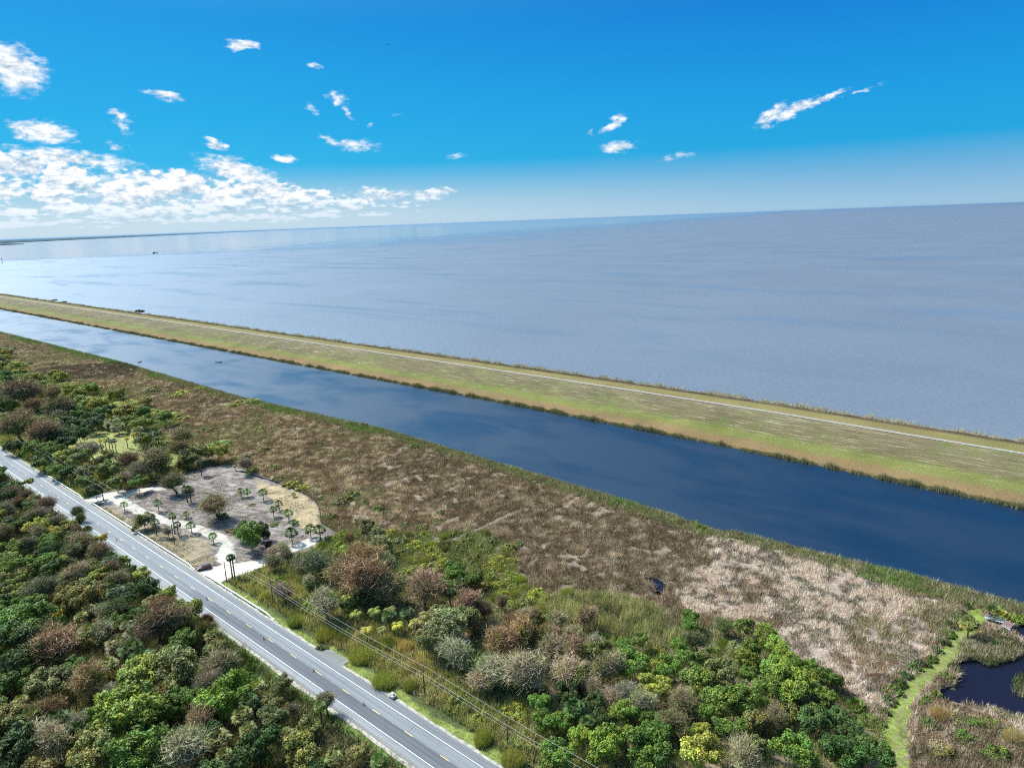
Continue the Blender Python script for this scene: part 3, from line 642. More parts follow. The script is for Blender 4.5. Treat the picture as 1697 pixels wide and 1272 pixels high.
def twig_cloud(ends, seed, n, ln=.085, w=.0060, leafy=0.):
    g = np.random.default_rng(seed); E_ = np.array([e[0] for e in ends]); D = np.array([e[1] for e in ends]); pk = g.integers(0, len(E_), n)
    p = E_[pk]+g.normal(0, .050, (n, 3)); d = D[pk]*.35+g.normal(0, .6, (n, 3))+np.array([0, 0, .25]); d /= np.linalg.norm(d, axis=1)[:, None]
    q_ = np.cross(d, g.normal(0, 1, (n, 3))); q_ /= np.linalg.norm(q_, axis=1)[:, None]; l_ = ln*g.uniform(.5, 1.4, n)[:, None]
    v = np.stack([p-q_*w, p+q_*w, p+d*l_+q_*w*.3, p+d*l_-q_*w*.3], 1).reshape(-1, 3); col = np.repeat(g.uniform(.6, 1.5, (n, 1))*np.ones((1, 3)), 4, 0)
    return v, col
def tube_np(seg, n=5, kmin=0):
    v = []; f = []
    for a, b_, ra, rb, k in seg:
        if k < kmin: continue
        d = b_-a; d = d/np.linalg.norm(d); q_ = np.cross(d, [.3, .5, .8]); q_ /= np.linalg.norm(q_); w_ = np.cross(d, q_); b0 = len(v)
        for p, r in ((a, ra), (b_, rb)):
            for i in range(n): an = 2*np.pi*i/n; v.append(p+(q_*math.cos(an)+w_*math.sin(an))*r)
        for i in range(n): f.append((b0+i, b0+(i+1) % n, b0+n+(i+1) % n, b0+n+i))
    return np.array(v), np.array(f)
BARE = []; LIMBS = []
for s_ in (21, 22, 23):
    seg, ends = limb_set(s_, n=6, forks=3, depth=4, r0=.024, spread=.48)
    v, f = tube_np(seg, 5, 2); tm = mesh_np('bare_trunk', v, f, 4, np.ones((len(v), 3))); tm.materials.append(M_wood)
    v1, f1 = tube_np([x for x in seg if x[4] < 2], 3, 0)
    v2, c2 = twig_cloud(ends, s_, 8000, .080, .0026); k_ = (fbm(v2[::4, 0]*10, v2[::4, 1]*10+v2[::4, 2]*7, 1.6, s_) > .665); c2 = np.where(np.repeat(k_, 4)[:, None], c2*np.array([.62, .95, .42]), c2); v = np.concatenate([v1, v2]); f = np.concatenate([f1, np.arange(len(v2)).reshape(-1, 4)+len(v1)])
    bm_ = mesh_np('bare_branches', v, f, 4, np.concatenate([np.full((len(v1), 3), .8), c2])); bm_.materials.append(M_wood)
    zmax = v[:, 2].max(); rmax = np.percentile(np.hypot(v[:, 0], v[:, 1]), 97); BARE.append((tm, bm_, zmax, rmax))
for s_ in (31, 32):     # supports under leafy crowns, height 1
    seg, ends = limb_set(s_, n=4, forks=3, depth=2, lowfork=.55, spread=.5, r0=.035); v, f = tube_np(seg, 6, 0); v[:, 2] *= 1/ v[:, 2].max()
    me = mesh_np('trunk', v, f, 4, np.ones((len(v), 3))); me.materials.append(M_wood); LIMBS.append(me)
# palms: fan fronds (unit size 1 m radius) and feather fronds
def fan_crown(seed, n=30, low=-.5, dead=0):
    g = np.random.default_rng(seed); V = []; Cc = []
    for i in range(n):
        az_ = i*2.399+g.uniform(-.2, .2); el = math.asin(np.clip(1-(i+.5)/n*(1-low), -1, 1)); d = np.array([math.cos(az_)*math.cos(el), math.sin(az_)*math.cos(el), math.sin(el)])
        side = np.cross(d, [0, 0, 1.]); side = side/(np.linalg.norm(side)+1e-6); upv = np.cross(side, d); L_ = g.uniform(.42, .55); p0 = d*L_
        tn = g.uniform(.7, 1.3); cc = np.array([1., 1., 1.])*tn if not (dead and el < -.1) else np.array([1.5, 1.05, .9])*tn
        V += [-side*.012, side*.012, p0+side*.012, p0-side*.012]; Cc += [cc*.9]*4
        for k in range(9):
            a = (k-4)/4*1.15; dd = d*math.cos(a)+side*math.sin(a)-upv*.10*abs(a); l2 = g.uniform(.42, .56); tp = p0+dd*l2-np.array([0, 0, .16*l2]); md = p0+dd*l2*.55+upv*.02
            sd = (side*math.cos(a)-d*math.sin(a))*.045
            V += [p0, md-sd, tp, md+sd]; Cc += [cc*g.uniform(.8, 1.2)]*4
    return np.array(V), np.array(Cc)
def feather_crown(seed, n=15):
    g = np.random.default_rng(seed); V = []; Cc = []
    for i in range(n):
        az_ = i*2.399+g.uniform(-.2, .2); e0 = g.uniform(.25, 1.2); h_ = np.array([math.cos(az_), math.sin(az_), 0]); side = np.array([-h_[1], h_[0], 0]); tn = g.uniform(.75, 1.25); p = np.zeros(3); el = e0
        for k in range(9):
            d = h_*math.cos(el)+np.array([0, 0, math.sin(el)]); q_ = p+d*.13; V += [p-side*.012, p+side*.012, q_+side*.01, q_-side*.01]; Cc += [np.ones(3)*tn]*4
            for sg in (-1, 1):
                for jj in (0, .5):
                    b0 = p+(q_-p)*jj; lf = side*sg*.24*(1-abs(k-4)/9)+d*.10-np.array([0, 0, .10]); V += [b0, b0+lf*.5+d*.03, b0+lf, b0+lf*.5-d*.03]; Cc += [np.ones(3)*tn*g.uniform(.8, 1.25)]*4
            p = q_; el -= .27
    return np.array(V), np.array(Cc)
FAN = [mk_leaf_mesh('fronds', *fan_crown(s_, 34, -.65, 1)) for s_ in (41, 42)]; FANY = [mk_leaf_mesh('fronds', *fan_crown(s_, 26, -.35)) for s_ in (43, 44)]
PALMETTO = [mk_leaf_mesh('palmetto', *fan_crown(s_, 26, .05)) for s_ in (45, 46)]; FEATH = [mk_leaf_mesh('fronds', *feather_crown(s_, 17)) for s_ in (47, 48)]
for me in FAN+FANY+PALMETTO+FEATH: me.materials.append(M_leaf)
_b = MB(); pr = [(.55, 0), (.42, .06), (.34, .3), (.34, .6), (.38, .85), (.5, .93), (.42, 1.0)]; _b.lathe(pr, n=9)
PT = _b.mesh('palm_trunk'); PT.materials.append(M_wood)
ca = PT.color_attributes.new('Col', 'FLOAT_COLOR', 'POINT')
for i, v_ in enumerate(PT.vertices):
    k = .8+.35*random.random(); ca.data[i].color = (k, k, k, 1)
RC = []
for s_ in (51, 52):
    g_ = rng; n = 520; a = g_.uniform(0, 2*np.pi, n); rr = .62*np.sqrt(g_.uniform(0, 1, n)); p = np.stack([rr*np.cos(a), rr*np.sin(a), np.zeros(n)], 1)
    v, c = blades(0, p, (1.0-.45*rr), np.full(n, .022), .30, 4, np.ones((n, 3))); me = mesh_np('grass_clump', v, np.arange(len(v)).reshape(-1, 3), 3, c); me.materials.append(M_leaf); RC.append(me)

PAL = dict(dkgreen=((.052, .088, .022), 'dark green'), green=((.10, .165, .03), 'green'), bright=((.155, .215, .036), 'bright green'), ygreen=((.27, .285, .06), 'yellow green'),
           yellow=((.40, .35, .055), 'yellow'), olive=((.175, .18, .06), 'olive'), ggreen=((.155, .165, .07), 'grey green'), gray=((.29, .255, .185), 'grey'), pale=((.36, .32, .25), 'pale grey'),
           mauve=((.25, .19, .125), 'brown'), redbrown=((.26, .175, .11), 'reddish brown'), rust=((.36, .14, .07), 'rusty red'), tan=((.38, .30, .16), 'tan'), lime=((.27, .28, .09), 'olive lime'), silver=((.165, .175, .08), 'silvery green'))
COLV = {k: v[0] for k, v in PAL.items()}
PROTO = {}
BARKC = (.16, .125, .095, 1)
def child(name, me, root, col):
    o = bpy.data.objects.new(name, me); COL.objects.link(o); o.parent = root; o.color = (*col[:3], 1); return o
def get_proto(kind, var):
    key = (kind, var)
    if key in PROTO: return PROTO[key], True
    if kind == 'tree':
        r = empty('leafy_tree', (0, 0, 0)); child('trunk', LIMBS[var % 2], r, BARKC); child('crown', CROWN[var % 4], r, (1, 1, 1))
    elif kind == 'bare':
        b_ = BARE[var % 3]; r = empty('bare_tree', (0, 0, 0)); child('trunk', b_[0], r, BARKC); child('branches', b_[1], r, (1, 1, 1))
    elif kind == 'bush':
        r = bpy.data.objects.new('shrub', BUSH[var % 3]); COL.objects.link(r)
    elif kind == 'clump':
        r = bpy.data.objects.new('tall_grass_clump', RC[var % 2]); COL.objects.link(r)
    elif kind == 'palmetto':
        r = bpy.data.objects.new('saw_palmetto', PALMETTO[var % 2]); COL.objects.link(r)
    elif kind in ('palm', 'ypalm', 'fpalm'):
        r = empty({'palm': 'cabbage_palm', 'ypalm': 'young_palm', 'fpalm': 'feather_palm'}[kind], (0, 0, 0)); child('trunk', PT, r, BARKC)
        child('fronds', {'palm': FAN, 'ypalm': FANY, 'fpalm': FEATH}[kind][var % 2], r, (1, 1, 1))
    PROTO[key] = r; return r, False
WORD = dict(tree=('leafy tree', 'tree'), bare=('bare tree', 'tree'), bush=('shrub', 'shrub'), clump=('tall grass clump', 'grass clump'), palmetto=('palmetto', 'palmetto'),
            palm=('cabbage palm', 'palm tree'), ypalm=('young palm', 'palm tree'), fpalm=('feather palm', 'palm tree'))
PLANTED = []
def plant(kind, X, Y, r, h, cname, zone, label=None, zg=None, trunk_col=None, lean=None):
    """r crown radius, h total height in metres"""
    var = int(rng.integers(0, 12)); var = var % {'tree': 4, 'bare': 3, 'bush': 3}.get(kind, 2)
    src, used = get_proto(kind, var); o = copy_tree(src) if used else src
    zg = float(ground_z(np.array([X]), np.array([Y]))[0])-.05 if zg is None else zg
    o.location = (X, Y, zg); o.rotation_euler = (0, 0, rng.uniform(0, 6.28))
    base = np.array(COLV[cname]); v_ = base*np.array([1.10, 1.03, .78])*rng.uniform(.86, 1.24)*(1+rng.uniform(-.10, .10, 3)); col = (*np.clip(v_, 0, .9), 1)
    if kind in ('bush', 'clump', 'palmetto'):
        o.color = col; o.scale = (r*rng.uniform(.9, 1.15), r*rng.uniform(.9, 1.15), h if kind == 'clump' else h*.95 if kind == 'bush' else r*.9)
        if kind == 'bush': o.scale[2] = h*1.05
    else:
        tr = [c for c in o.children if c.name.startswith('trunk')][0]; cr = [c for c in o.children if not c.name.startswith('trunk')][0]; cr.color = col
        if kind == 'tree':
            zs_ = r*rng.uniform(.85, 1.15)*(1.45 if zone == 'lot' else 1); an_ = rng.uniform(.8, 1.25); cr.scale = (r*an_, r/an_, zs_); cr.location = (0, 0, max(h-zs_*.72, zs_*.5)); tr.scale = (r*.9, r*.9, max(h-zs_*.5, 1))
            tr.color = (.16, .13, .10, 1)
        elif kind == 'bare':
            b_ = BARE[var % 3]; sx_ = r/b_[3]; sz_ = h/b_[2]*rng.uniform(.85, 1.12); an_ = rng.uniform(.78, 1.3); tr.scale = cr.scale = (sx_*an_, sx_/an_, sz_); tr.color = tuple(np.array(col[:3])*.62)+(1,)
        else:
            th_ = max(h-r*.35, .3); tr.scale = (.42 if kind != 'fpalm' else .34, .42 if kind != 'fpalm' else .34, th_)
            if kind == 'palm': tr.scale = (.62, .62, th_)
            cr.scale = (r, r, r*(.95 if kind != 'palm' else .9)); cr.location = (0, 0, th_*.985); tr.color = (.15, .105, .08, 1) if trunk_col is None else (*trunk_col, 1)
            if lean: o.rotation_euler = (lean, 0, rng.uniform(0, 6.28))
    px, py = P(X, Y, zg+h*.6)
    PLANTED.append((o, kind, cname, zone, px, py, label, r, h)); return o
def at_px(x, y, zc): return G(x, y, zc)
def plant_px(kind, x, y, rpx, cname, zone, label=None, hk=None):
    """crown centre seen at pixel x,y; radius in pixels"""
    X, Y = G(x, y, 3.5); r = rpx*math.hypot(X, math.hypot(Y, H))/FPX
    h = {'tree': 1.35*r+2.6, 'bare': 1.5*r+3.0, 'bush': min(r*.85+.4, 4), 'clump': min(.6*r+1.4, 3.4), 'palmetto': r*.9, 'palm': 6.5, 'fpalm': 5.5, 'ypalm': 4}[kind] if hk is None else hk
    zc = {'tree': h-.6*r, 'bare': h*.62, 'bush': h*.5, 'clump': h*.5, 'palmetto': r*.4}.get(kind, h-.3)
    X, Y = G(x, y, zc+1.0); return plant(kind, X, Y, r, h, cname, zone, label)
def plant_base(kind, x, y, htot, r, cname, zone, label=None, lean=None, tc_=None):
    X, Y = G(x, y, 1.0); return plant(kind, X, Y, r, htot, cname, zone, label, lean=lean, trunk_col=tc_)

FOREST = [(8,819,'tree','dkgreen',14),(23,802,'tree','green',10),(45,794,'bush','ygreen',9),(41,819,'bare','mauve',10),(78,832,'bare','mauve',14),(54,825,'tree','olive',10),(52,845,'bare','gray',12),(13,842,'bare','gray',13),(97,858,'bare','gray',11),(58,868,'tree','ygreen',15),(30,867,'tree','green',12),(88,877,'tree','yellow',10),(114,868,'tree','ygreen',11),(80,890,'tree','green',12),(130,888,'bare','mauve',17),(166,890,'tree','yellow',9),(143,873,'bush','yellow',7),(26,900,'palmetto','ggreen',10),(52,893,'bare','gray',13),(156,910,'bare','mauve',16),(117,907,'bare','silver',15),(6,884,'bare','redbrown',14),(19,932,'tree','bright',18),(78,934,'tree','green',19),(184,923,'palm','dkgreen',13),(205,925,'tree','bright',9),(130,936,'bare','gray',20),(161,940,'tree','olive',13),(125,846,'bare','silver',9),(132,860,'bare','silver',9),
 (76,970,'bare','gray',20),(24,960,'tree','olive',16),(163,949,'tree','ygreen',13),(200,954,'bare','mauve',16),(233,946,'tree','ygreen',12),(244,968,'tree','dkgreen',18),(190,976,'palm','dkgreen',13),(136,984,'tree','olive',25),(201,1003,'bare','silver',18),(90,1019,'tree','yellow',11),(41,1017,'tree','green',30),(16,1052,'tree','dkgreen',30),(41,1084,'tree','dkgreen',28),(95,1062,'bare','redbrown',32),(252,1025,'bare','redbrown',34),(307,1006,'tree','bright',24),(342,1025,'bare','rust',9),(353,1047,'palm','olive',13),(298,1062,'tree','green',24),(195,1060,'palm','ggreen',17),(215,1068,'palm','dkgreen',17),(170,1045,'bare','gray',18),(144,1042,'palm','olive',15),(233,1084,'palm','dkgreen',16),(288,1095,'tree','silver',34),(176,1098,'palm','olive',15),(122,1099,'tree','green',17),(231,1112,'tree','bright',32),(76,1126,'tree','ggreen',27),(22,1120,'tree','green',22),(141,1131,'bare','redbrown',28),(92,1164,'bare','redbrown',22),(206,1166,'tree','bright',44),(271,1139,'palm','olive',17),(262,1175,'tree','green',22),(374,1095,'bare','gray',26),(369,1142,'tree','bright',36),(336,1131,'bare','gray',20),(401,1180,'palm','olive',15),(325,1188,'bare','redbrown',26),(16,1183,'tree','olive',22),(49,1183,'palm','olive',16),(127,1188,'bare','pale',16),(95,1187,'palm','dkgreen',15),(416,1106,'palmetto','green',16),(454,1131,'bush','olive',20),(411,1158,'palm','dkgreen',15),(451,1183,'tree','ggreen',22),(489,1172,'bare','gray',10),(530,1168,'palm','green',9),(541,1160,'bare','gray',13),
 (20,1240,'tree','dkgreen',34),(90,1225,'bare','gray',28),(150,1240,'tree','olive',34),(230,1235,'tree','green',36),(300,1240,'bare','gray',32),(360,1220,'palm','olive',18),(420,1235,'tree','dkgreen',34),(500,1235,'tree','olive',28),(560,1240,'bush','ggreen',22),(470,1215,'palm','olive',14)]
BRUSH = [(413,965,'bush','bright',12),(441,984,'clump','lime',12),(473,976,'bare','gray',17),(514,1001,'bush','bright',16),(489,1025,'clump','lime',17),(541,1047,'clump','lime',22),(570,1052,'clump','olive',16),(544,998,'bare','gray',28),(535,930,'bare','gray',24),(563,943,'bare','redbrown',36),(595,950,'bare','mauve',30),(622,949,'bare','redbrown',38),(650,962,'bare','mauve',32),(590,925,'bare','redbrown',30),(640,930,'bare','gray',24),(704,970,'bare','mauve',34),(745,977,'palm','dkgreen',10),(766,996,'bare','mauve',24),(739,1030,'tree','silver',34),(765,1018,'tree','ggreen',24),(720,1055,'tree','silver',26),(785,1020,'bare','mauve',20),(758,1058,'bare','gray',20),(766,1079,'bare','gray',26),(820,1052,'bare','redbrown',30),(823,1106,'bare','gray',32),(846,1030,'bare','mauve',24),(790,1120,'bare','gray',22),(644,1017,'palm','dkgreen',12),(675,1012,'palm','dkgreen',12),(600,985,'palm','dkgreen',9),
 (621,1008,'fpalm','ygreen',12),(590,1013,'fpalm','ygreen',11),(607,1040,'fpalm','yellow',11),(633,1040,'fpalm','olive',9),(659,1032,'fpalm','yellow',11),(689,1028,'fpalm','yellow',13),(644,1063,'clump','lime',18),(600,1082,'clump','lime',25),(672,1068,'clump','tan',16),(636,1123,'clump','lime',24),(690,1100,'clump','tan',20),(720,1140,'bush','olive',16),(760,1160,'bush','olive',20),(800,1185,'bush','ygreen',18),(680,1132,'clump','lime',14),
 (590,903,'bush','bright',22),(565,900,'bush','bright',14),(630,897,'tree','ggreen',20),(660,893,'bush','ggreen',18),(625,919,'bush','bright',16),(650,925,'bush','bright',14),(679,941,'bush','ygreen',18),(712,938,'bush','ygreen',18),(735,930,'bush','ygreen',16),(753,946,'tree','green',18),(720,916,'bush','ygreen',14),(761,905,'bush','ggreen',15),(801,902,'bush','olive',16),(820,922,'bush','ygreen',15),(785,930,'bush','ggreen',14),(846,946,'bush','ygreen',15),(690,900,'bush','ygreen',16),(740,895,'bush','olive',14),
 (938,979,'clump','lime',14),(871,1023,'bare','gray',18),(911,1063,'bare','mauve',26),(857,1050,'bare','redbrown',28),(884,1106,'bare','gray',34),(940,1095,'bare','gray',30),(998,1106,'bare','gray',26),(846,1120,'bare','redbrown',14),(952,1068,'bare','redbrown',22),(1020,1057,'bush','bright',14),(1088,1079,'bush','ygreen',16),(1052,1095,'tree','green',25),(1156,1052,'bare','silver',18),(1142,1087,'tree','green',20),(1196,1106,'tree','ggreen',24),(1237,1084,'tree','bright',17),(1156,1122,'tree','bright',26),(1088,1133,'tree','ygreen',24),(952,1169,'palm','dkgreen',18),(1128,1163,'bare','mauve',22),(1196,1155,'tree','bright',26),(1169,1170,'tree','green',18),(1237,1150,'tree','green',28),(1033,1174,'tree','bright',22),(985,1160,'tree','dkgreen',20),(933,1190,'tree','green',18),(1020,1155,'bare','gray',18),(1120,1060,'bush','ygreen',14),(1110,1100,'tree','green',20),(1180,1075,'bush','bright',14),
 (1287,1106,'tree','bright',26),(1314,1128,'tree','bright',30),(1274,1133,'tree','green',24),(1363,1147,'tree','green',20),(1350,1188,'tree','dkgreen',26),(1390,1185,'tree','dkgreen',18),(1439,1190,'palmetto','green',14),(1287,1185,'bare','mauve',20),(1250,1190,'tree','olive',20),(1210,1200,'tree','green',22),
 (850,1252,'clump','lime',22),(860,1225,'bush','olive',22),(920,1245,'tree','green',28),(1000,1225,'tree','bright',30),(1080,1230,'tree','green',34),(1160,1235,'tree','ygreen',30),(1240,1240,'bare','mauve',28),(1320,1235,'tree','green',30),(1400,1235,'tree','dkgreen',26),(800,1218,'clump','lime',20)]
GROVE = [(300,690,'bush','ygreen',12),(235,680,'bush','ygreen',16),(160,640,'bush','ygreen',13),(195,650,'bush','bright',13),(60,655,'bush','ygreen',11),(110,665,'bush','bright',12),(10,605,'bush','ygreen',10),(35,618,'bush','bright',11),(20,648,'bare','mauve',16),(51,643,'bare','mauve',24),(73,633,'bush','bright',9),(122,648,'bush','ygreen',14),(152,664,'bush','ygreen',16),(84,671,'bare','mauve',20),(100,680,'bare','gray',14),(30,699,'bare','mauve',24),(8,669,'tree','green',12),(127,684,'tree','green',12),(190,669,'bush','ygreen',18),(114,706,'palm','dkgreen',9),(152,699,'tree','dkgreen',14),(185,695,'palm','silver',12),(195,703,'palm','ggreen',11),(215,694,'tree','bright',12),(235,695,'tree','green',13),(253,697,'bush','bright',13),(272,697,'bush','green',11),(96,719,'tree','dkgreen',15),(110,728,'tree','dkgreen',13),(51,737,'tree','green',14),(38,744,'clump','tan',9),(20,735,'tree','dkgreen',12),(76,740,'tree','green',14),(63,762,'tree','green',13),(106,752,'tree','ygreen',14),(90,775,'tree','green',13),(114,778,'tree','dkgreen',14),
 (127,742,'fpalm','yellow',8),(119,738,'fpalm','yellow',7),(220,757,'bare','mauve',17),(253,757,'bare','mauve',24),(240,775,'bare','gray',16),(172,770,'tree','green',13),(193,795,'tree','olive',14),(139,795,'tree','green',14),(157,808,'tree','dkgreen',13),(228,795,'tree','green',13),(250,790,'palmetto','ygreen',12),(207,785,'bare','gray',14),(60,715,'bare','mauve',20),(165,685,'bush','ygreen',15),(210,675,'bush','ygreen',16),(140,670,'bush','ygreen',14),(175,655,'bush','ygreen',14),(100,650,'bush','ygreen',12),(60,690,'bush','bright',12),(35,675,'bush','ygreen',12),(15,690,'bush','green',12),(90,695,'bush','bright',12),(130,715,'tree','dkgreen',14),(270,778,'tree','olive',12),(150,780,'bush','olive',12)]
MARSH = [(355,735,'bush','bright',22),(340,745,'bush','bright',16),(375,742,'bush','bright',14),(340,708,'bush','ggreen',12),(317,718,'bush','gray',10),(304,646,'bush','ygreen',12),(290,652,'bush','ygreen',10),(253,638,'bush','ygreen',10),(244,645,'bush','ggreen',10),(262,642,'bush','ggreen',8),(400,663,'bush','ygreen',14),(385,668,'bush','ygreen',10),(415,660,'bush','lime',12),(350,650,'bush','lime',9),(330,640,'bush','ygreen',9),(418,775,'bush','olive',12),(405,752,'bush','gray',14),(440,740,'bush','olive',12),(395,755,'bush','olive',12),(480,798,'bush','ygreen',15),(500,803,'bush','ygreen',12),(460,790,'bush','olive',10),(535,822,'bush','green',6),(560,830,'bush','ggreen',16),(580,815,'bush','olive',14),(570,822,'bush','olive',13),(600,830,'bush','ggreen',12),(545,852,'bush','olive',12),(595,860,'bush','ggreen',12),(625,840,'bush','green',9),(640,848,'bush','ggreen',9),(640,880,'bush','ygreen',14),(570,880,'bush','ygreen',11),(575,890,'bare','tan',9),(700,870,'bush','olive',12),(670,868,'bush','ggreen',10),(686,735,'bush','bright',8),(410,765,'bare','gray',12),(455,770,'bush','olive',10),(725,860,'bush','olive',10),(15,575,'bush','ggreen',8),(22,583,'bush','gray',9),(90,600,'bush','ggreen',7),(45,600,'bush','olive',9),(62,618,'bush','gray',8),(860,895,'bush','olive',10),(940,960,'bush','olive',8),(300,700,'bush','olive',9),(430,705,'bush','lime',9),(600,700,'bush','olive',8),(1165,868,'bush','green',11),(1180,872,'bush','redbrown',8),(1150,862,'bush','olive',8)]
HEDGE = [(1561,1055,'bush','dkgreen',10),(1572,1042,'bush','green',10),(1580,1028,'bush','dkgreen',10),(1586,1018,'bush','green',8),(1594,1010,'bush','dkgreen',8),(1605,998,'bush','dkgreen',8),(1618,993,'bush','green',7),(1553,1070,'bush','green',9),(1545,1085,'bush','green',9),(1532,1094,'bush','dkgreen',9),(1518,1100,'bush','green',10),(1503,1112,'bush','dkgreen',10),(1492,1125,'bush','dkgreen',11),(1482,1140,'bush','green',11),(1475,1155,'bush','dkgreen',11),(1466,1175,'bush','green',10),(1458,1192,'bush','olive',10),
 (1572,1115,'bush','olive',10),(1576,1128,'bush','ggreen',11),(1560,1135,'bush','olive',10),(1549,1145,'bush','bright',9),(1538,1152,'bush','green',8),(1588,1088,'bush','dkgreen',8),(1582,1100,'bush','dkgreen',9),(1530,1160,'bush','green',7),(1640,1058,'bush','dkgreen',12),(1655,1062,'bush','green',10),(1622,1060,'bush','dkgreen',9),(1612,1072,'bush','green',8),(1630,1045,'bush','tan',8),(1648,1005,'palmetto','green',12),(1660,1012,'palmetto','lime',12),(1638,998,'bush','bright',8),(1670,1018,'palmetto','lime',9),(1650,1020,'palmetto','dkgreen',10),(1690,1018,'bush','bright',12),(1706,1020,'bush','bright',12),(1613,1190,'bush','green',13),(1585,1185,'bush','olive',12),(1640,1192,'bush','bright',11),(1558,1178,'clump','tan',15),(1540,1195,'bush','green',11),(1600,1215,'bush','green',14),(1560,1235,'bush','olive',16),(1650,1240,'bush','green',16),(1680,1215,'clump','tan',14),(1425,1215,'bush','green',14),(1410,1180,'bush','olive',10)]
for seeds, zone in ((FOREST, 'forest'), (BRUSH, 'brush'), (GROVE, 'grove'), (MARSH, 'marsh'), (HEDGE, 'path')):
    for x, y, k, c, r in seeds: plant_px(k, x, y, r*(1.06 if k != 'bare' else 1.05)*(1.15 if False else 1), c, zone)
def fill(zone, seeds, inside, Xr, Yr, gap, n_try, rlo, rhi, dark=0.):
    taken = [(p[0].location.x, p[0].location.y, p[7]) for p in PLANTED]; T = list(taken)
    sp_ = np.array([(s[0], s[1]) for s in seeds], float); cnt = 0
    Xs = rng.uniform(*Xr, n_try); Ys = rng.uniform(*Yr, n_try); ok = inside(Xs, Ys) & on_screen(Xs, Ys, 4, 30)
    for X, Y in zip(Xs[ok], Ys[ok]):
        r = rng.uniform(rlo, rhi); A_ = np.array(T); d = np.hypot(A_[:, 0]-X, A_[:, 1]-Y)
        if (d < (A_[:, 2]+r)*gap).any(): continue
        px, py = P(X, Y, 4); dd = np.hypot(sp_[:, 0]-px, (sp_[:, 1]-py)*1.3); j = np.argsort(dd)[int(rng.choice([0, 0, 0, 1, 2]))]; _, _, k, c, _ = seeds[j]
        if k in ('palm', 'fpalm', 'ypalm') and rng.uniform() < .25: k, c = 'tree', 'dkgreen'
        if k == 'bare' and rng.uniform() < .5: k, c = ('tree', ['olive', 'ggreen', 'green', 'dkgreen', 'ygreen'][int(rng.integers(0, 5))]) if zone != 'brush' or px > 950 else ('bush', 'olive')
        if zone == 'grove' and px < 300 and py < 745 and rng.uniform() < .5: k, c = (['bush', 'tree', 'bush'][int(rng.integers(0, 3))], ['ygreen', 'bright', 'ygreen', 'green'][int(rng.integers(0, 4))])
        if c in ('yellow', 'rust') and rng.uniform() < .7: c = 'olive'
        if k == 'bush' and zone in ('brush', 'grove') and rng.uniform() < .35: k = 'tree' if zone == 'grove' else 'clump'
        if k in ('palm',): r = 2.2
        if k == 'fpalm': r = 2.4
        if k == 'bush': h = min(r*.85+.5, 3.6)
        else: h = {'tree': 1.35*r+2.6, 'bare': 1.5*r+3, 'clump': 2.6, 'palmetto': 1.6, 'palm': 6., 'fpalm': 5.}[k]
        if k == 'clump': r = min(r, 2.4)
        plant(k, X, Y, r, h*rng.uniform(.85, 1.1), c, zone); T.append((X, Y, r)); cnt += 1
    print('fill', zone, cnt)
fill('forest', FOREST, lambda X, Y: Y < 75.0+2*fbm(X, Y, 9, 2), (-560, -95), (12, 77), .66, 5000, 2.8, 4.5)
fill('brush', BRUSH, lambda X, Y: inpoly(X, Y, brush_poly) & (Y > 105) & ~keep_out(X, Y) & ~inpoly(X, Y, lime_poly), (-240, -20), (104, 215), .68, 4500, 2.6, 4.2)
fill('marsh', [(600, 800, 'bush', 'olive', 9), (500, 760, 'bush', 'ggreen', 9), (300, 660, 'bush', 'olive', 9), (700, 850, 'bush', 'olive', 9), (800, 900, 'bush', 'ygreen', 9), (420, 700, 'bush', 'ygreen', 9), (640, 870, 'bush', 'green', 9), (200, 620, 'bush', 'ggreen', 9)], lambda X, Y: (fbm(X, Y, 30, 91) > .53) & ~keep_out(X, Y) & ~inpoly(X, Y, brush_poly) & ~inpoly(X, Y, grove_poly), (-760, -105), (125, 205), 1.6, 150, 1.2, 2.6)
fill('grove', GROVE, lambda X, Y: inpoly(X, Y, grove_poly) & (Y > 101) & ~keep_out(X, Y), (-900, -330), (101, 235), .76, 4000, 5.2, 7.8)

# the cleared lot: palms that were left standing and three trees
Lt = 'on the cleared lot'
for x, y, h, r, lab in [(263.5,847,4.3,1.9,'young palm right of the small oak, green head on a bare trunk'),(260,887,6.3,1.9,'tall thin palm in front of the small oak beside the guardrail'),(318,883,3.9,2.0,'stocky palm on the brown grass below the sandy track bend'),(354,899,3.3,1.7,'small palm beside the bend of the sandy track'),
    (400,823,3.4,1.6,'left one of two small palms right of the big bare tree'),(411,823,3.0,1.7,'right one of two small palms right of the big bare tree'),(437,829,4.4,2.1,'bushy headed palm in the upper middle of the cleared lot'),(463,845,3.6,1.8,'palm at the edge of the tan grass on the cleared lot'),(454,856,3.7,1.7,'slim palm with a light green head above the bushy oak'),(479,862,3.8,2.0,'palm with dark green head in the tan part of the lot'),
    (484.5,899,5.0,2.6,'palm throwing its shadow onto the white sand pad'),(515.5,890,4.2,2.3,'left palm of the pair at the far end of the sand pad'),(531.5,895,5.2,2.4,'right palm of the pair at the far end of the sand pad'),(207,847,3.6,1.7,'small palm beside the utility pole at the lot entrance'),
    (488,869,1.6,1.5,'tiny stemless palm near the tan grass right side'),(411,791,2.2,1.3,'tiny palm beside the black silt fence at the top of the lot'),(487,823,1.5,1.1,'faint dry seedling palm in the tan grass area'),(309,858,2.2,1.5,'low palm tuft above the sandy track')]:
    plant_base('ypalm', x, y, h*1.05, r*1.22, 'green' if h < 4.5 else 'dkgreen', 'lot', lab, tc_=(.14, .07, .045))
plant_base('palm', 290, 884, 8.5, 2.0, 'green', 'lot', 'tall narrow palm with hanging fronds in the brown grass'); plant_base('palm', 296, 885, 5.0, 1.9, 'olive', 'lot', 'shorter palm leaning on the tall narrow palm in brown grass')
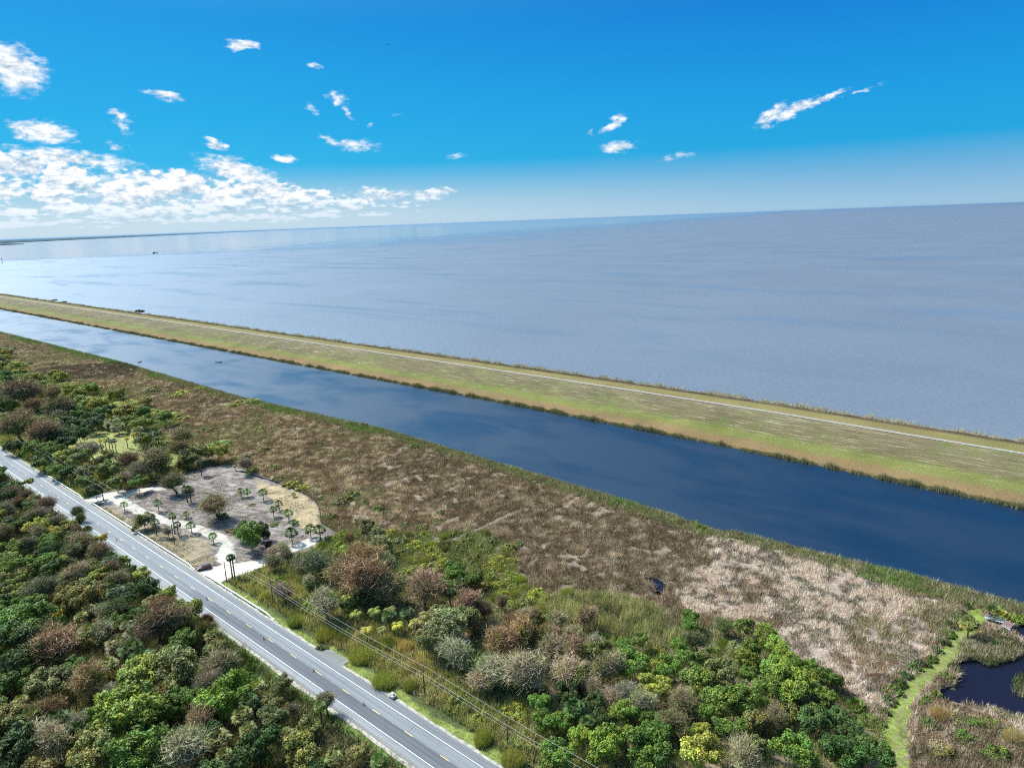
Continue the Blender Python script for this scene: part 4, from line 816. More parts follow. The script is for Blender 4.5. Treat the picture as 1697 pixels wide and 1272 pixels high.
plant_base('palm', 311, 832, 7.2, 2.6, 'dkgreen', 'lot', 'left dark palm of the twin palms left of the big bare tree'); plant_base('palm', 317, 832, 7.0, 2.6, 'dkgreen', 'lot', 'right dark palm of the twin palms left of the big bare tree')
plant_base('palm', 364, 856, 9., 2.3, 'dkgreen', 'lot', 'dark palm growing up through the big bare tree'); plant_base('palm', 357, 851, 8., 2.2, 'dkgreen', 'lot', 'lower palm growing beside the big bare tree trunk')
plant_base('palmetto', 371, 857, 2.6, 2.6, 'green', 'lot', 'low fan palm at the foot of the big bare tree')
plant_base('bare', 361, 855, 14.5, 8.6, 'mauve', 'lot', 'big leafless tree in the middle of the cleared lot')
plant_base('bare', 293, 816, 11.5, 6.0, 'mauve', 'lot', 'leafless crooked tree at the upper left edge of the lot')
plant_base('bare', 281, 891, 5.6, 2.3, 'pale', 'lot', 'small pale leafless sapling beside the tall thin palm')
plant_base('tree', 241, 876, 8.2, 4.6, 'silver', 'lot', 'small grey green oak beside the guardrail and track')
plant_base('tree', 419, 911, 12.5, 6.2, 'green', 'lot', 'large bushy green oak at the right of the cleared lot'); plant_base('tree', 405, 895, 9.0, 4.4, 'green', 'lot', 'left hand companion of the large bushy oak')
plant_base('tree', 437, 896, 9.0, 4.0, 'dkgreen', 'lot', 'dark right hand companion of the large bushy oak beside the tractor')
plant_base('palm', 309, 774, 9.5, 3.0, 'dkgreen', 'lot', 'left dark palm standing on the far edge of the lot'); plant_base('palm', 334, 787, 8.0, 2.7, 'dkgreen', 'lot', 'right dark palm standing on the far edge of the lot')
plant_base('tree', 304, 780, 8.0, 3.6, 'ggreen', 'lot', 'grey green tree beside the left palm at the far lot edge')
plant_base('bush', 455, 869, 1.2, 2.1, 'bright', 'lot', 'low green shrub right of the large bushy oak'); plant_base('bush', 418, 837, 1.1, 1.8, 'redbrown', 'lot', 'brown brush heap in the middle of the lot')
plant_base('bush', 382, 880, 1.3, 2.2, 'redbrown', 'lot', 'brown brush heap left of the large bushy oak'); plant_base('bush', 543, 892, 1.7, 1.9, 'dkgreen', 'lot', 'round dark shrub beside the right palm of the pair')
plant_base('bush', 535, 1074, 1.6, 1.7, 'ggreen', 'verge', 'round bluish shrub at the edge of the asphalt apron')
plant_base('bare', 450, 922, 5.0, 4.2, 'gray', 'lot', 'thin grey leafless brush beside the driveway bend'); plant_base('bare', 470, 915, 5.0, 4.0, 'gray', 'lot', 'thin grey leafless brush between driveway and sand pad')
plant_base('bush', 392, 772, 1.2, 2.2, 'gray', 'lot', 'grey dead brush pile at the top of the lot'); plant_base('bush', 395, 819, 1.0, 1.7, 'gray', 'lot', 'grey brush heap behind the two small palms')
# the three slim stems at the driveway
plant_base('palm', 385.5, 958, 8.6, 1.7, 'dkgreen', 'lot', 'thick palm in front of the driveway'); plant_base('palm', 389.5, 958.5, 8.9, 1.5, 'dkgreen', 'lot', 'thin palm close behind the thick palm at the driveway')
d_ = MB(); X, Y = G(375.5, 962, 1.0); d_.path([(0, 0, 0), (.1, 0, 3), (-.1, .1, 6.4), (.25, .1, 7.4)], [.22, .17, .12, .05], 7); d_.path([(-.1, .1, 6.2), (-.7, .2, 7.5)], [.08, .03], 5)
dt_ = d_.build('dead_trunk', plain('dead_wood', (.22, .17, .13), .9), loc=(X, Y, 1.0)); tag(dt_, 'bare dead trunk with a forked top left of the driveway palms', 'tree trunk')
# meadow palms in a row
for i, (x, y, h) in enumerate([(168,744,6),(177,748,7),(183,748,7.5),(188,749,7),(193,749,7.5),(212,742,6.5),(224,738,7.5),(171,752,5)]):
    plant_base('palm', x, y, h, 1.7, 'yellow' if i in (0, 1, 5, 6) else 'dkgreen', 'meadow')
plant_base('bare', 157, 762, 11.5, 7.5, 'gray', 'meadow', 'spreading leafless tree in front of the yellow meadow'); plant_base('palm', 231, 733, 9, 4.0, 'ggreen', 'meadow', 'dense pale green palm right of the yellow meadow')
plant_base('palm', 250, 737, 7.5, 3.2, 'dkgreen', 'meadow', 'left palm of the dark pair right of the meadow'); plant_base('palm', 264, 738, 9, 3.2, 'dkgreen', 'meadow', 'right palm of the dark pair right of the meadow')
plant_base('palm', 1603.5, 1053, 5.6, 3.0, 'olive', 'path', 'thick headed palm standing beside the mown grass path')
# far bank and lake shore shrubs
def shore_px(x, y, r, h, c, lab):
    X, Y = G(x, y, 2.0); plant('bush', X, Y, r, h, c, 'levee', lab, zg=.9 if Y > 404+float(loff(X)) else 1.0)
for x, y, r, h, c, lab in [(232,516,7,6.5,'dkgreen','large dark shrub on the lake side of the levee at left'),(18,490,8,5,'dkgreen','dark shrub at the far left end of the levee'),(90,497,6,4,'dkgreen','second dark shrub from the left on the levee lake side'),(106,500,6,4.5,'dkgreen','third dark shrub from the left on the levee lake side'),(137,506,4,3.5,'dkgreen','fourth dark shrub from the left on the levee lake side'),(482,556,4,3,'olive','olive shrub on the levee lake side left of centre'),(862,607,2,2.8,'green','small green shrub on the levee lake side near the centre'),(922,615,2.2,3,'green','small bright shrub on the levee lake side right of centre'),(1148,650,2.2,2.8,'olive','olive shrub among the pale cane right of centre'),(1610,722,2,2.2,'olive','olive shrub among the pale cane near the right edge')]:
    shore_px(x, y, r, h, c, lab)

Xl = rng.uniform(-345, -180, 30000); Yl = rng.uniform(94, 190, 30000); ok = inpoly(Xl, Yl, clearing) & ~inpoly(Xl, Yl, drive1) & ~inpoly(Xl, Yl, pad) & ~inpoly(Xl, Yl, drive0) & (polydist(Xl, Yl, trackline) > 2.6) & (fbm(Xl, Yl, 7, 71) > .52); Xl, Yl = Xl[ok], Yl[ok]
cl_ = np.where(rng.uniform(0, 1, (len(Xl), 1)) < .45, np.array((.16, .125, .09)), np.where(rng.uniform(0, 1, (len(Xl), 1)) < .6, np.array((.42, .36, .29)), np.array((.20, .19, .07))))
tri_obj('brush_litter', [blades(0, np.stack([Xl, Yl, ground_z(Xl, Yl)], 1), .3+.8*rng.uniform(0, 1, len(Xl))**3, np.full(len(Xl), .12), .9, 4, cl_)], M_reed, label='cut brush, twigs and weeds littering the cleared lot', cat='litter')
ZP = dict(forest='in the forest below the road', brush='in the brush above the road', grove='in the grove left of the lot', marsh='in the open marsh', path='beside the mown path', lot='on the cleared lot', meadow='at the yellow meadow', levee='on the levee', verge='on the verge')
GP = dict(forest='trees and shrubs of the forest below the road', brush='trees and shrubs of the brush above the road', grove='trees and shrubs of the grove left of the lot', marsh='shrubs scattered over the marsh', path='shrubs lining the mown path', lot='trees left standing on the cleared lot', meadow='palms around the yellow meadow', levee='shrubs along the lake side of the levee', verge='shrubs on the road verge')
ORD = lambda n: 'first second third fourth fifth sixth seventh eighth ninth tenth'.split()[n-1] if n <= 10 else f'{n}th' if 10 < n % 100 < 14 or n % 10 not in (1, 2, 3) else f"{n}{['st','nd','rd'][n % 10-1]}"
groups_ = {}
for p in PLANTED: groups_.setdefault((p[3], p[1], p[2]), []).append(p)
for (zone, kind, cn), L in groups_.items():
    named = [p for p in L if p[6]]; L = [p for p in L if not p[6]]; ysort = sorted(p[5] for p in L); nb_ = 1 if len(L) <= 6 else 2 if len(L) <= 14 else 3
    cut = [ysort[len(L)*i//nb_] for i in range(1, nb_)]; bands = [[] for _ in range(nb_)]
    for p in L: bands[sum(p[5] >= c for c in cut)].append(p)
    nm_ = {1: [''], 2: ['far half, ', 'near half, '], 3: ['far part, ', 'middle part, ', 'near part, ']}[nb_]
    for b_, w_ in zip(bands, nm_):
        b_.sort(key=lambda p: p[4])
        for i, p in enumerate(b_):
            s_ = f'{PAL[cn][1]} {WORD[kind][0]} {ZP[zone]}'
            if len(b_) > 1 or w_: s_ += f', {w_}{ORD(i+1)} from left' if len(b_) > 1 else f', {w_[:-2]}'
            p[0]['label'] = s_
    for p in named: p[0]['label'] = p[6]
for p in PLANTED: p[0]['category'] = WORD[p[1]][1]; p[0]['group'] = GP[p[3]]
import sys; print('planted', len(PLANTED), {k: sum(p[1] == k for p in PLANTED) for k in WORD}, file=sys.stderr)

# ------------------------------------------------------------------ road furniture
M_galv = plain('white_rail_steel', (.86, .87, .88), .5, .0, .04, 2.); M_post = plain('weathered_post', (.20, .17, .14), .9, var=.3); M_pole = plain('pole_wood', (.115, .085, .062), .9, var=.3)
M_black = plain('black_rubber', (.025, .025, .027), .8); M_org = plain('orange_plastic', (.80, .13, .03), .5); M_refl = plain('white_band', (.8, .8, .78), .4); M_cable = plain('cable', (.42, .41, .38), .6)
def guardrail(x0, x1, yline, lab, group='white guardrails along the upper road edge'):
    root = empty('guardrail', ((x0+x1)/2, yline, 1.0)); cx = (x0+x1)/2
    prof_ = [(-.02, .36), (-.09, .44), (-.09, .52), (-.02, .60), (-.09, .68), (-.09, .76), (-.02, .84)]; v = []; f = []
    xs = np.arange(x0, x1+.1, 2.0)-cx
    for x in xs:
        fl = min(1, (abs(x-xs[0])+.5)/5, (abs(x-xs[-1])+.5)/5)
        for (yy, zz) in prof_: v.append((x, yy-.06, zz*fl+.05))
        for (yy, zz) in prof_[::-1]: v.append((x, yy+.12, zz*fl+.07))
    n = len(prof_)*2
    for i in range(len(xs)-1):
        for k in range(n): f.append((i*n+k, (i+1)*n+k, (i+1)*n+(k+1) % n, i*n+(k+1) % n))
    f += [tuple(range(n)), tuple(range((len(xs)-1)*n, len(xs)*n))[::-1]]
    me = bpy.data.meshes.new('rail'); me.from_pydata(v, [], f); link('rail', me, M_galv, root)
    pm = MB().box((0, .14, .40), (.16, .16, .82)).box((0, .02, .62), (.12, .10, .34)).mesh('post'); pm.materials.append(M_post)
    for x in xs[1:-1]:
        p = bpy.data.objects.new('post', pm); COL.objects.link(p); p.parent = root; p.location = (x, 0, 0)
    e = MB().box((0, 0, .42), (.5, .10, .46)).build('end_terminal', M_galv, root, loc=(xs[0]-.2, -.06, 0)); e2 = copy_tree(e, root); e2.location = (xs[-1]+.2, -.06, 0)
    return tag(root, lab, 'guardrail', group)
guardrail(-392.5, -341.5, 92.9, 'white guardrail left of the lot entrance in front of the green trees')
guardrail(-335, -232.5, 93.1, 'long white guardrail in front of the cleared lot')
guardrail(-227, -179.5, 93.2, 'white guardrail right of the parked car in front of the reedy scrub')
def pole(x, y, h, lab):
    r = empty('utility_pole', (x, y, .9)); MB().lathe([(.17, 0), (.15, h*.5), (.115, h)], n=10).build('pole', M_pole, r)
    MB().box((0, 0, 0), (.10, 2.5, .12)).build('crossarm', M_pole, r, loc=(.17, 0, h-.55))
    im = MB().lathe([(.03, 0), (.07, .04), (.05, .09), (.08, .13), (.04, .2)], n=8).mesh('insulator'); im.materials.append(M_refl)
    for yy in (-1.05, 1.05):
        o = bpy.data.objects.new('insulator', im); COL.objects.link(o); o.parent = r; o.location = (.17, yy, h-.49)
    MB().lathe([(.16, 0), (.18, .05), (.18, .6), (.14, .68)], n=10).build('transformer', M_galv, r, loc=(-.32, 0, h-1.7)) if 'transformer' in lab else None
    return tag(r, lab, 'utility pole', 'utility poles beside the road')
PX = [-475, -404, -331.5, -260, -189, -117.5, -46]; PH = 8.6
labs = ['utility pole among the trees at the far left edge', 'utility pole among green trees left of the lot entrance', 'utility pole on the sandy entrance of the cleared lot', 'utility pole in the brown grass behind the long guardrail', 'utility pole in the scrub right of the short guardrail', 'utility pole in the reedy scrub above the boulder', 'utility pole nearest the bottom edge']
for x, l_ in zip(PX[:-1], labs): pole(x, 97.75, PH, l_)
tag(MB().lathe([(.16, 0), (.12, 7.6)], n=9).build('utility_pole', M_pole, loc=(-89.5, 97.6, .9)), 'thin lone pole at the bottom between scrub and bare trees', 'utility pole', 'utility poles beside the road')
def wire(y, z, name, lab, rad=.03, sag=1.0):
    pts_ = []
    for a, b_ in zip(PX[:-1], PX[1:]):
        for k in range(10): u_ = k/10; pts_.append((a+(b_-a)*u_, y, z-sag*4*u_*(1-u_)))
    pts_.append((PX[-1], y, z)); pts_ = [(-900, y, z-1)]+pts_; m_ = MB()
    for i in range(len(pts_)-1): m_.tube(pts_[i], pts_[i+1], rad, n=5, cap=False)
    return tag(m_.build(name, M_cable), lab, 'power line', 'cables strung between the roadside poles')
wire(98.8, .9+PH-.3, 'power_line', 'upper overhead wire, the farther one from the road', .028); wire(96.7, .9+PH-.3, 'power_line', 'upper overhead wire, the nearer one to the road', .028); wire(97.75, .9+5.9, 'power_line', 'lower sagging cable under the two upper wires', .022, .8)
def delineator(x, y, lab, cone=True):
    X, Y = G(x, y, 1.13); r = empty('traffic_cone', (X, Y, 1.13), rng.uniform(0, 1)); MB().box((0, 0, .03), (.42, .42, .06)).build('base', M_black, r)
    MB().lathe([(.15, .06), (.14, .12), (.07, .9), (.05, 1.0)], n=12).build('cone', M_org if cone else M_black, r)
    for z in (.45, .68): MB().lathe([(.118-(z-.45)*.11, z), (.101-(z-.45)*.11, z+.12)], n=12).build('band', M_refl, r)
    return tag(r, lab, 'traffic cone', 'cones on the centre line of the road')
for x, y, l_ in [(603,1167,'orange cone on the centre line nearest the bottom edge'),(519.5,1112,'second orange cone from the bottom on the centre line'),(437,1059,'orange cone on the centre line opposite the guardrail end'),(343,993,'orange cone on the centre line opposite the parked car'),(193,895,'orange cone on the centre line opposite the small oak'),(121,845,'farthest orange cone on the centre line')]: delineator(x, y, l_)
X, Y = G(322.5, 945, 1.); r = empty('object_marker', (X, Y, 1.0), -.4); MB().lathe([(.035, 0), (.035, 1.4)], n=6).build('post', M_post, r)
mk = MB().box((0, 0, 1.25), (.06, .42, .62)).build('panel', M_org, r); MB().box((.045, 0, 1.25), (.02, .42, .14)).build('stripe', M_refl, r); tag(r, 'orange and white marker at the end of the long guardrail', 'road marker')
# mailbox-like grey box beside the verge
X, Y = G(485.5, 1037, 1.); r = empty('sign_board', (X, Y, 1.0), .6); MB().box((0, 0, .9), (.07, .07, 1.8)).build('post', M_post, r, loc=(0, .5, 0)); MB().box((0, 0, .9), (.07, .07, 1.8)).build('post', M_post, r, loc=(0, -.5, 0))
MB().box((0, 0, 1.65), (.05, 1.5, .8)).build('panel', plain('grey_panel', (.42, .44, .43), .6), r); tag(r, 'grey board on two posts beside the reedy bushes', 'sign')
# boulder
X, Y = G(651, 1155, 1.); g_ = np.random.default_rng(5); bmx = MB().sphere((0, 0, .55), (1.05, .85, .75), 16, 10); me = bmx.mesh('boulder', False)
for v_ in me.vertices:
    k = 1+.16*math.sin(v_.co.x*4+1)*math.cos(v_.co.y*5)+.09*math.sin(v_.co.z*8+v_.co.x*3); v_.co = (v_.co.x*k, v_.co.y*k, max(-.1, v_.co.z*k)); 
bo = link('boulder', me, plain('limestone', (.55, .47, .38), .95, var=.25, scale=2.)); bo.location = (X, Y, 1.0); tag(bo, 'pale boulder on the grass verge near the bottom', 'boulder')
# silt fence: black fabric strung on stakes around the lot
FP = [tuple(G(*p)) for p in ((352,773),(372,768),(384,766),(391,781),(409,783),(422,789),(448,796),(478,807),(500,816),(512,822),(526,832),(530,847),(532,866),(537,870),(557,876))]
root = empty('silt_fence', (FP[0][0], FP[0][1], .9)); o0 = np.array(FP[0]); v = []; f = []
dense = []
for (a, b_) in zip(FP[:-1], FP[1:]):
    n = max(2, int(math.hypot(b_[0]-a[0], b_[1]-a[1])/1.2))
    for k in range(n): dense.append(np.array(a)+(np.array(b_)-np.array(a))*k/n)
dense.append(np.array(FP[-1])); dense = np.array(dense)-o0
for i, p in enumerate(dense):
    tq = dense[min(i+1, len(dense)-1)]-dense[max(i-1, 0)]; nn = np.array([-tq[1], tq[0]])/(np.linalg.norm(tq)+1e-6); h = .72+.16*math.sin(i*1.7)+.08*math.sin(i*.6); w_ = .1*math.sin(i*.9)
    for s_, z in ((-.03, 0), (.03, 0), (.03+w_, h), (-.03+w_, h)): v.append((p[0]+nn[0]*s_, p[1]+nn[1]*s_, z))
for i in range(len(dense)-1):
    for k in range(4): f.append((i*4+k, (i+1)*4+k, (i+1)*4+(k+1) % 4, i*4+(k+1) % 4))
me = bpy.data.meshes.new('fabric'); me.from_pydata(v, [], f); link('fabric', me, plain('black_fabric', (.028, .028, .03), .7, var=.4, scale=.6), root)
sm = MB().box((0, 0, .5), (.06, .06, 1.05)).mesh('stake'); sm.materials.append(M_post)
for i in range(0, len(dense), 2):
    o = bpy.data.objects.new('stake', sm); COL.objects.link(o); o.parent = root; o.location = (dense[i][0], dense[i][1], 0)
tag(root, 'low black silt fence curving around the far side of the lot', 'fence')
# ------------------------------------------------------------------ vehicles
M_glass = plain('dark_glass', (.02, .025, .03), .06, var=0., spec=.8); M_car = plain('maroon_paint', (.115, .030, .035), .22, .35, .05, 1., .6); M_chrome = plain('bright_metal', (.6, .6, .62), .25, .9); M_red = plain('red_paint', (.55, .03, .025), .35, 0, .1, 2., .5); M_lamp = plain('lamp_glass', (.75, .75, .72), .1); M_tail = plain('tail_glass', (.4, .02, .02), .15)
def car():
    X0, Y0 = G(324, 946, 1.); X1, Y1 = G(352, 939, 1.); r = empty('parked_car', ((X0+X1)/2, (Y0+Y1)/2+.2, 1.02), math.atan2(Y0-Y1, X0-X1))
    # side profile (x forward), lofted across half widths
    def loft(prof_, ws, name, mat):
        v = []; f = []; n = len(prof_); m_ = len(ws)
        for (w_, ins) in ws:
            for (x, z) in prof_: v.append((x*(1-ins*.04), w_, z-ins*.06*(z > .9)))
        for j in range(m_-1):
            for i in range(n): f.append((j*n+i, j*n+(i+1) % n, (j+1)*n+(i+1) % n, (j+1)*n+i))
        f += [tuple(range(n))[::-1], tuple(range((m_-1)*n, m_*n))]
        me = bpy.data.meshes.new(name); me.from_pydata(v, [], f); me.update(); o = link(name, me, mat, r)
        bv = o.modifiers.new('b', 'BEVEL'); bv.width = .05; bv.segments = 2; bv.limit_method = 'ANGLE'; return o
    body = [(2.35, .38), (2.38, .62), (2.25, .86), (1.45, 1.02), (.9, 1.08), (-1.9, 1.12), (-2.30, 1.05), (-2.38, .7), (-2.32, .38)]
    loft(body, [(-.93, 1), (-.86, 0), (.86, 0), (.93, 1)], 'body', M_car)
    cab = [(.95, 1.05), (.25, 1.62), (-.3, 1.70), (-1.6, 1.66), (-2.15, 1.10)]
    loft(cab, [(-.80, 1), (-.68, 0), (.68, 0), (.80, 1)], 'windows', M_glass)
    loft([(.22, 1.635), (.15, 1.70), (-.3, 1.735), (-1.6, 1.70), (-1.75, 1.60)], [(-.66, 1), (-.55, 0), (.55, 0), (.66, 1)], 'roof', M_car)
    wm = MB().lathe([(.20, -.11), (.33, -.11), (.36, -.06), (.36, .06), (.33, .11), (.20, .11)], n=18, axis='y').mesh('tyre'); wm.materials.append(M_black)
    rm = MB().lathe([(.05, -.10), (.21, -.115), (.21, .115), (.05, .10)], n=14, axis='y').mesh('rim'); rm.materials.append(M_chrome)
    for x in (1.45, -1.42):
        for s_ in (-1, 1):
            w_ = bpy.data.objects.new('wheel', wm); COL.objects.link(w_); w_.parent = r; w_.location = (x, s_*.84, .36)
            q_ = bpy.data.objects.new('rim', rm); COL.objects.link(q_); q_.parent = w_
    for s_ in (-1, 1):
        MB().box((2.33, s_*.66, .78), (.12, .38, .16)).build('headlight', M_lamp, r); MB().box((-2.36, s_*.74, .88), (.08, .26, .26)).build('taillight', M_tail, r); MB().box((.75, s_*1.0, 1.12), (.14, .20, .13)).build('mirror', M_car, r)
    MB().box((2.38, 0, .6), (.06, 1.0, .22)).build('grille', M_black, r); MB().box((2.37, 0, .42), (.10, 1.7, .12)).build('bumper', M_black, r)
    return tag(r, 'maroon car parked on the white sand driveway beside the guardrail gap', 'car')
car()
X, Y = G(445, 903, 1.); r = empty('tractor', (X, Y, 1.0), 2.5)
MB().box((.9, 0, 1.05), (1.7, .75, .75), taper=.85).build('hood', M_red, r); MB().box((-.5, 0, .95), (1.2, 1.0, .5)).build('chassis', M_red, r); MB().box((-.65, 0, 1.35), (.5, .5, .15)).box((-.88, 0, 1.65), (.1, .5, .6)).build('seat', M_black, r)
MB().lathe([(.22, 0), (.25, .03), (.22, .06)], n=12).build('steering_wheel', M_black, r, loc=(-.1, 0, 1.6))
cp = MB().box((-.5, 0, 2.45), (1.7, 1.5, .16), taper=.85).build('canopy', M_refl, r)
for x in (-1.1, .1):
    for y in (-.55, .55): MB().tube((x, y, 1.1), (x, y, 2.4), .035, n=6).build('canopy_post', M_black, r)
for x, rr, w_ in ((-.8, .72, .38), (1.35, .42, .26)):
    for s_ in (-1, 1):
        tm_ = MB().lathe([(rr*.55, -w_/2), (rr*.92, -w_/2), (rr, -w_/4), (rr, w_/4), (rr*.92, w_/2), (rr*.55, w_/2)], n=18, axis='y').build('wheel', M_black, r, loc=(x, s_*.78, rr)); MB().lathe([(.08, -w_*.4), (rr*.56, -w_*.42), (rr*.56, w_*.42), (.08, w_*.4)], n=14, axis='y').build('rim', M_refl, tm_)
MB().tube((1.4, .5, .9), (2.5, .5, .5), .06).tube((1.4, -.5, .9), (2.5, -.5, .5), .06).build('loader_arms', M_red, r); MB().box((2.7, 0, .45), (.6, 1.6, .5), taper=.8).build('bucket', M_red, r)
tag(r, 'small red tractor with a white canopy beside the bushy oak', 'tractor')

# ------------------------------------------------------------------ people (one skinned body each)
def person(loc, rz, pose, shirt, trousers, lab, skin=(.45, .28, .2)):
    """body grown over a jointed skeleton; colours by height for shirt, trousers and skin"""
    sit = pose == 'sit'
    hip = .48 if sit else .92
    V = dict(pel=(0, 0, hip), wai=(0.02, 0, hip+.18), che=(.03, 0, hip+.38), nec=(.05, 0, hip+.55), hea=(.08, 0, hip+.66), top=(.08, 0, hip+.80))
    for s_, n in ((-1, 'l'), (1, 'r')):
        V['sh'+n] = (.03, s_*.19, hip+.48); V['el'+n] = (.12, s_*.25, hip+.24); V['wr'+n] = (.34, s_*.16, hip+.20 if sit else hip+.26); V['ha'+n] = (.42, s_*.14, hip+.21 if sit else hip+.27)
        V['hp'+n] = (0, s_*.10, hip-.04)
        if sit: V['kn'+n] = (.42, s_*.13, .50); V['an'+n] = (.45, s_*.13, .08); V['to'+n] = (.62, s_*.14, .04)
        else: V['kn'+n] = (.04, s_*.12, .48); V['an'+n] = (0, s_*.13, .08); V['to'+n] = (.18, s_*.15, .03)
    E_ = [('pel', 'wai'), ('wai', 'che'), ('che', 'nec'), ('nec', 'hea'), ('hea', 'top')]
    for n in 'lr': E_ += [('che', 'sh'+n), ('sh'+n, 'el'+n), ('el'+n, 'wr'+n), ('wr'+n, 'ha'+n), ('pel', 'hp'+n), ('hp'+n, 'kn'+n), ('kn'+n, 'an'+n), ('an'+n, 'to'+n)]
    rad = dict(pel=.14, wai=.125, che=.155, nec=.055, hea=.095, top=.07, sh=.065, el=.045, wr=.03, ha=.035, hp=.10, kn=.062, an=.042, to=.04)
    k = list(V); me = bpy.data.meshes.new('person'); me.from_pydata([V[i] for i in k], [(k.index(a), k.index(b_)) for a, b_ in E_], []); me.update()
    r = empty('person', loc, rz)
    m_, t_ = mat_new('person_surface'); z_ = t_.n('ShaderNodeSeparateXYZ', {0: t_.n('ShaderNodeTexCoord').outputs['Object']}).outputs[2]
    c_ = t_.mix(t_.m('GREATER_THAN', z_, hip+.02), trousers, shirt); c_ = t_.mix(t_.m('GREATER_THAN', z_, hip+.53), c_, skin)
    b_ = t_.n('ShaderNodeBsdfPrincipled', {'Base Color': c_, 'Roughness': .8}); t_.n('ShaderNodeOutputMaterial', {0: b_.outputs[0]})
    o = link('body', me, m_, r); sk = o.modifiers.new('skin', 'SKIN'); ss = o.modifiers.new('sub', 'SUBSURF'); ss.levels = ss.render_levels = 2
    if not me.skin_vertices: 
        bpy.context.view_layer.objects.active = o
    sd = me.skin_vertices[0].data if me.skin_vertices else None
    if sd:
        for i, n in enumerate(k):
            q_ = rad.get(n, rad.get(n[:2])); sd[i].radius = (q_, q_); sd[i].use_root = (n == 'pel')
    MB().lathe([(.17, 0), (.17, .02), (.10, .03), (.095, .11), (.03, .13)], n=12).build('hat', plain('hat_cloth', (.5, .46, .36), .9), r, loc=(.08, 0, hip+.78))
    return tag(r, lab, 'person', 'people fishing from the boats')
M_hull = plain('hull_paint', (.06, .07, .08), .35, .1, .1, 1.5, .5); M_deck = plain('deck_grey', (.30, .30, .29), .7)
def boat(x, y, rz, L, lab, people_, hullm=None):
    X, Y = G(x, y, .3); r = empty('fishing_boat', (X, Y, 0), rz); hullm = hullm or M_hull; v = []; f = []; N_ = 9
    for i in range(N_):
        u_ = i/(N_-1); xx = (-.5+u_)*L; w_ = .95*(1-max(0, (u_-.55)/.45)**2.2)+.02; zb = -.18+.35*max(0, (u_-.6)/.4)**2; sh = .48+.22*u_*u_
        for (yy, zz) in ((-w_, sh), (-w_*.82, .05+zb*.3), (0, zb), (w_*.82, .05+zb*.3), (w_, sh)): v.append((xx, yy, zz))
        v += [(xx, w_*.9, sh-.02), (xx, w_*.8, .22), (xx, -w_*.8, .22), (xx, -w_*.9, sh-.02)]
    n = 9
    for i in range(N_-1):
        for k in range(n): f.append((i*n+k, (i+1)*n+k, (i+1)*n+(k+1) % n, i*n+(k+1) % n))
    f += [tuple(range(n)), tuple(range((N_-1)*n, N_*n))[::-1]]
    me = bpy.data.meshes.new('hull'); me.from_pydata(v, [], f); link('hull', me, hullm, r)
    MB().box((-L*.05, 0, .42), (.5, 1.3, .36)).build('bench', M_deck, r); MB().box((L*.28, 0, .40), (L*.2, 1.1, .08)).build('bow_deck', M_deck, r)
    m_ = MB().box((-L*.5-.15, 0, .95), (.5, .36, .55), taper=.8).tube((-L*.5-.12, 0, .7), (-L*.5-.2, 0, -.3), .08); m_.build('outboard_motor', M_black, r)
    tag(r, lab, 'boat', 'small fishing boats')
    for (bx, pose, sc_, pl) in people_:
        c_, s_ = math.cos(rz), math.sin(rz); person((X+bx*c_, Y+bx*s_, .22 if pose == 'stand' else .12), rz+sc_[2], pose, sc_[0], sc_[1], pl)
DK, RD, BL, WH = (.02, .02, .025), (.25, .03, .03), (.03, .05, .12), (.5, .5, .5)
boat(363, 600, .55, 6.2, 'dark open fishing boat in mid canal, the rightmost boat', [(-1.6, 'sit', (WH, DK, .3), 'person sitting at the rear of the rightmost boat'), (.2, 'sit', (DK, BL, 0), 'person sitting amidships in the rightmost boat'), (2.2, 'stand', (DK, DK, -.4), 'person standing at the bow of the rightmost boat')])
boat(231, 600, -.9, 5.4, 'dark fishing boat close to the near reeds of the canal', [(-1.3, 'stand', (DK, DK, .2), 'person standing at the stern of the boat near the reeds'), (1.2, 'sit', (BL, DK, .1), 'person sitting at the bow of the boat near the reeds')])
boat(237, 557, .25, 5.4, 'dark fishing boat beside the levee bank reeds', [(-1.3, 'stand', (WH, DK, .2), 'person in a pale shirt standing in the boat beside the levee'), (1.3, 'stand', (DK, BL, .1), 'person in dark clothes standing in the boat beside the levee')])
X, Y = G(257, 419.5, 1.0); r = empty('work_barge', (X, Y, 1.0), .9); MB().box((0, 0, .9), (34, 10, 2.2), taper=1.03).build('hull', M_hull, r); MB().box((-5, 0, 4.6), (12, 7, 5.2), taper=.95).build('cabin', plain('barge_grey', (.10, .11, .12), .7), r); MB().tube((8, 0, 2), (10, 0, 11), .5).tube((10, 0, 11), (14, 0, 5), .35).build('crane', M_hull, r)
tag(r, 'dark barge far out on the lake near the bright water', 'boat')
for x, y, h in ((3,431,7),(4,437,6)):
    X, Y = G(x, y, 1.0); MBp = MB().lathe([(1.2, 0), (1.2, h), (2.6, h), (2.6, h+1.2), (.6, h+4)], n=8); tag(MBp.build('channel_marker', M_hull, loc=(X, Y, .5)), f'tiny {"farther" if y < 435 else "nearer"} marker post on the lake at the left edge', 'channel marker')

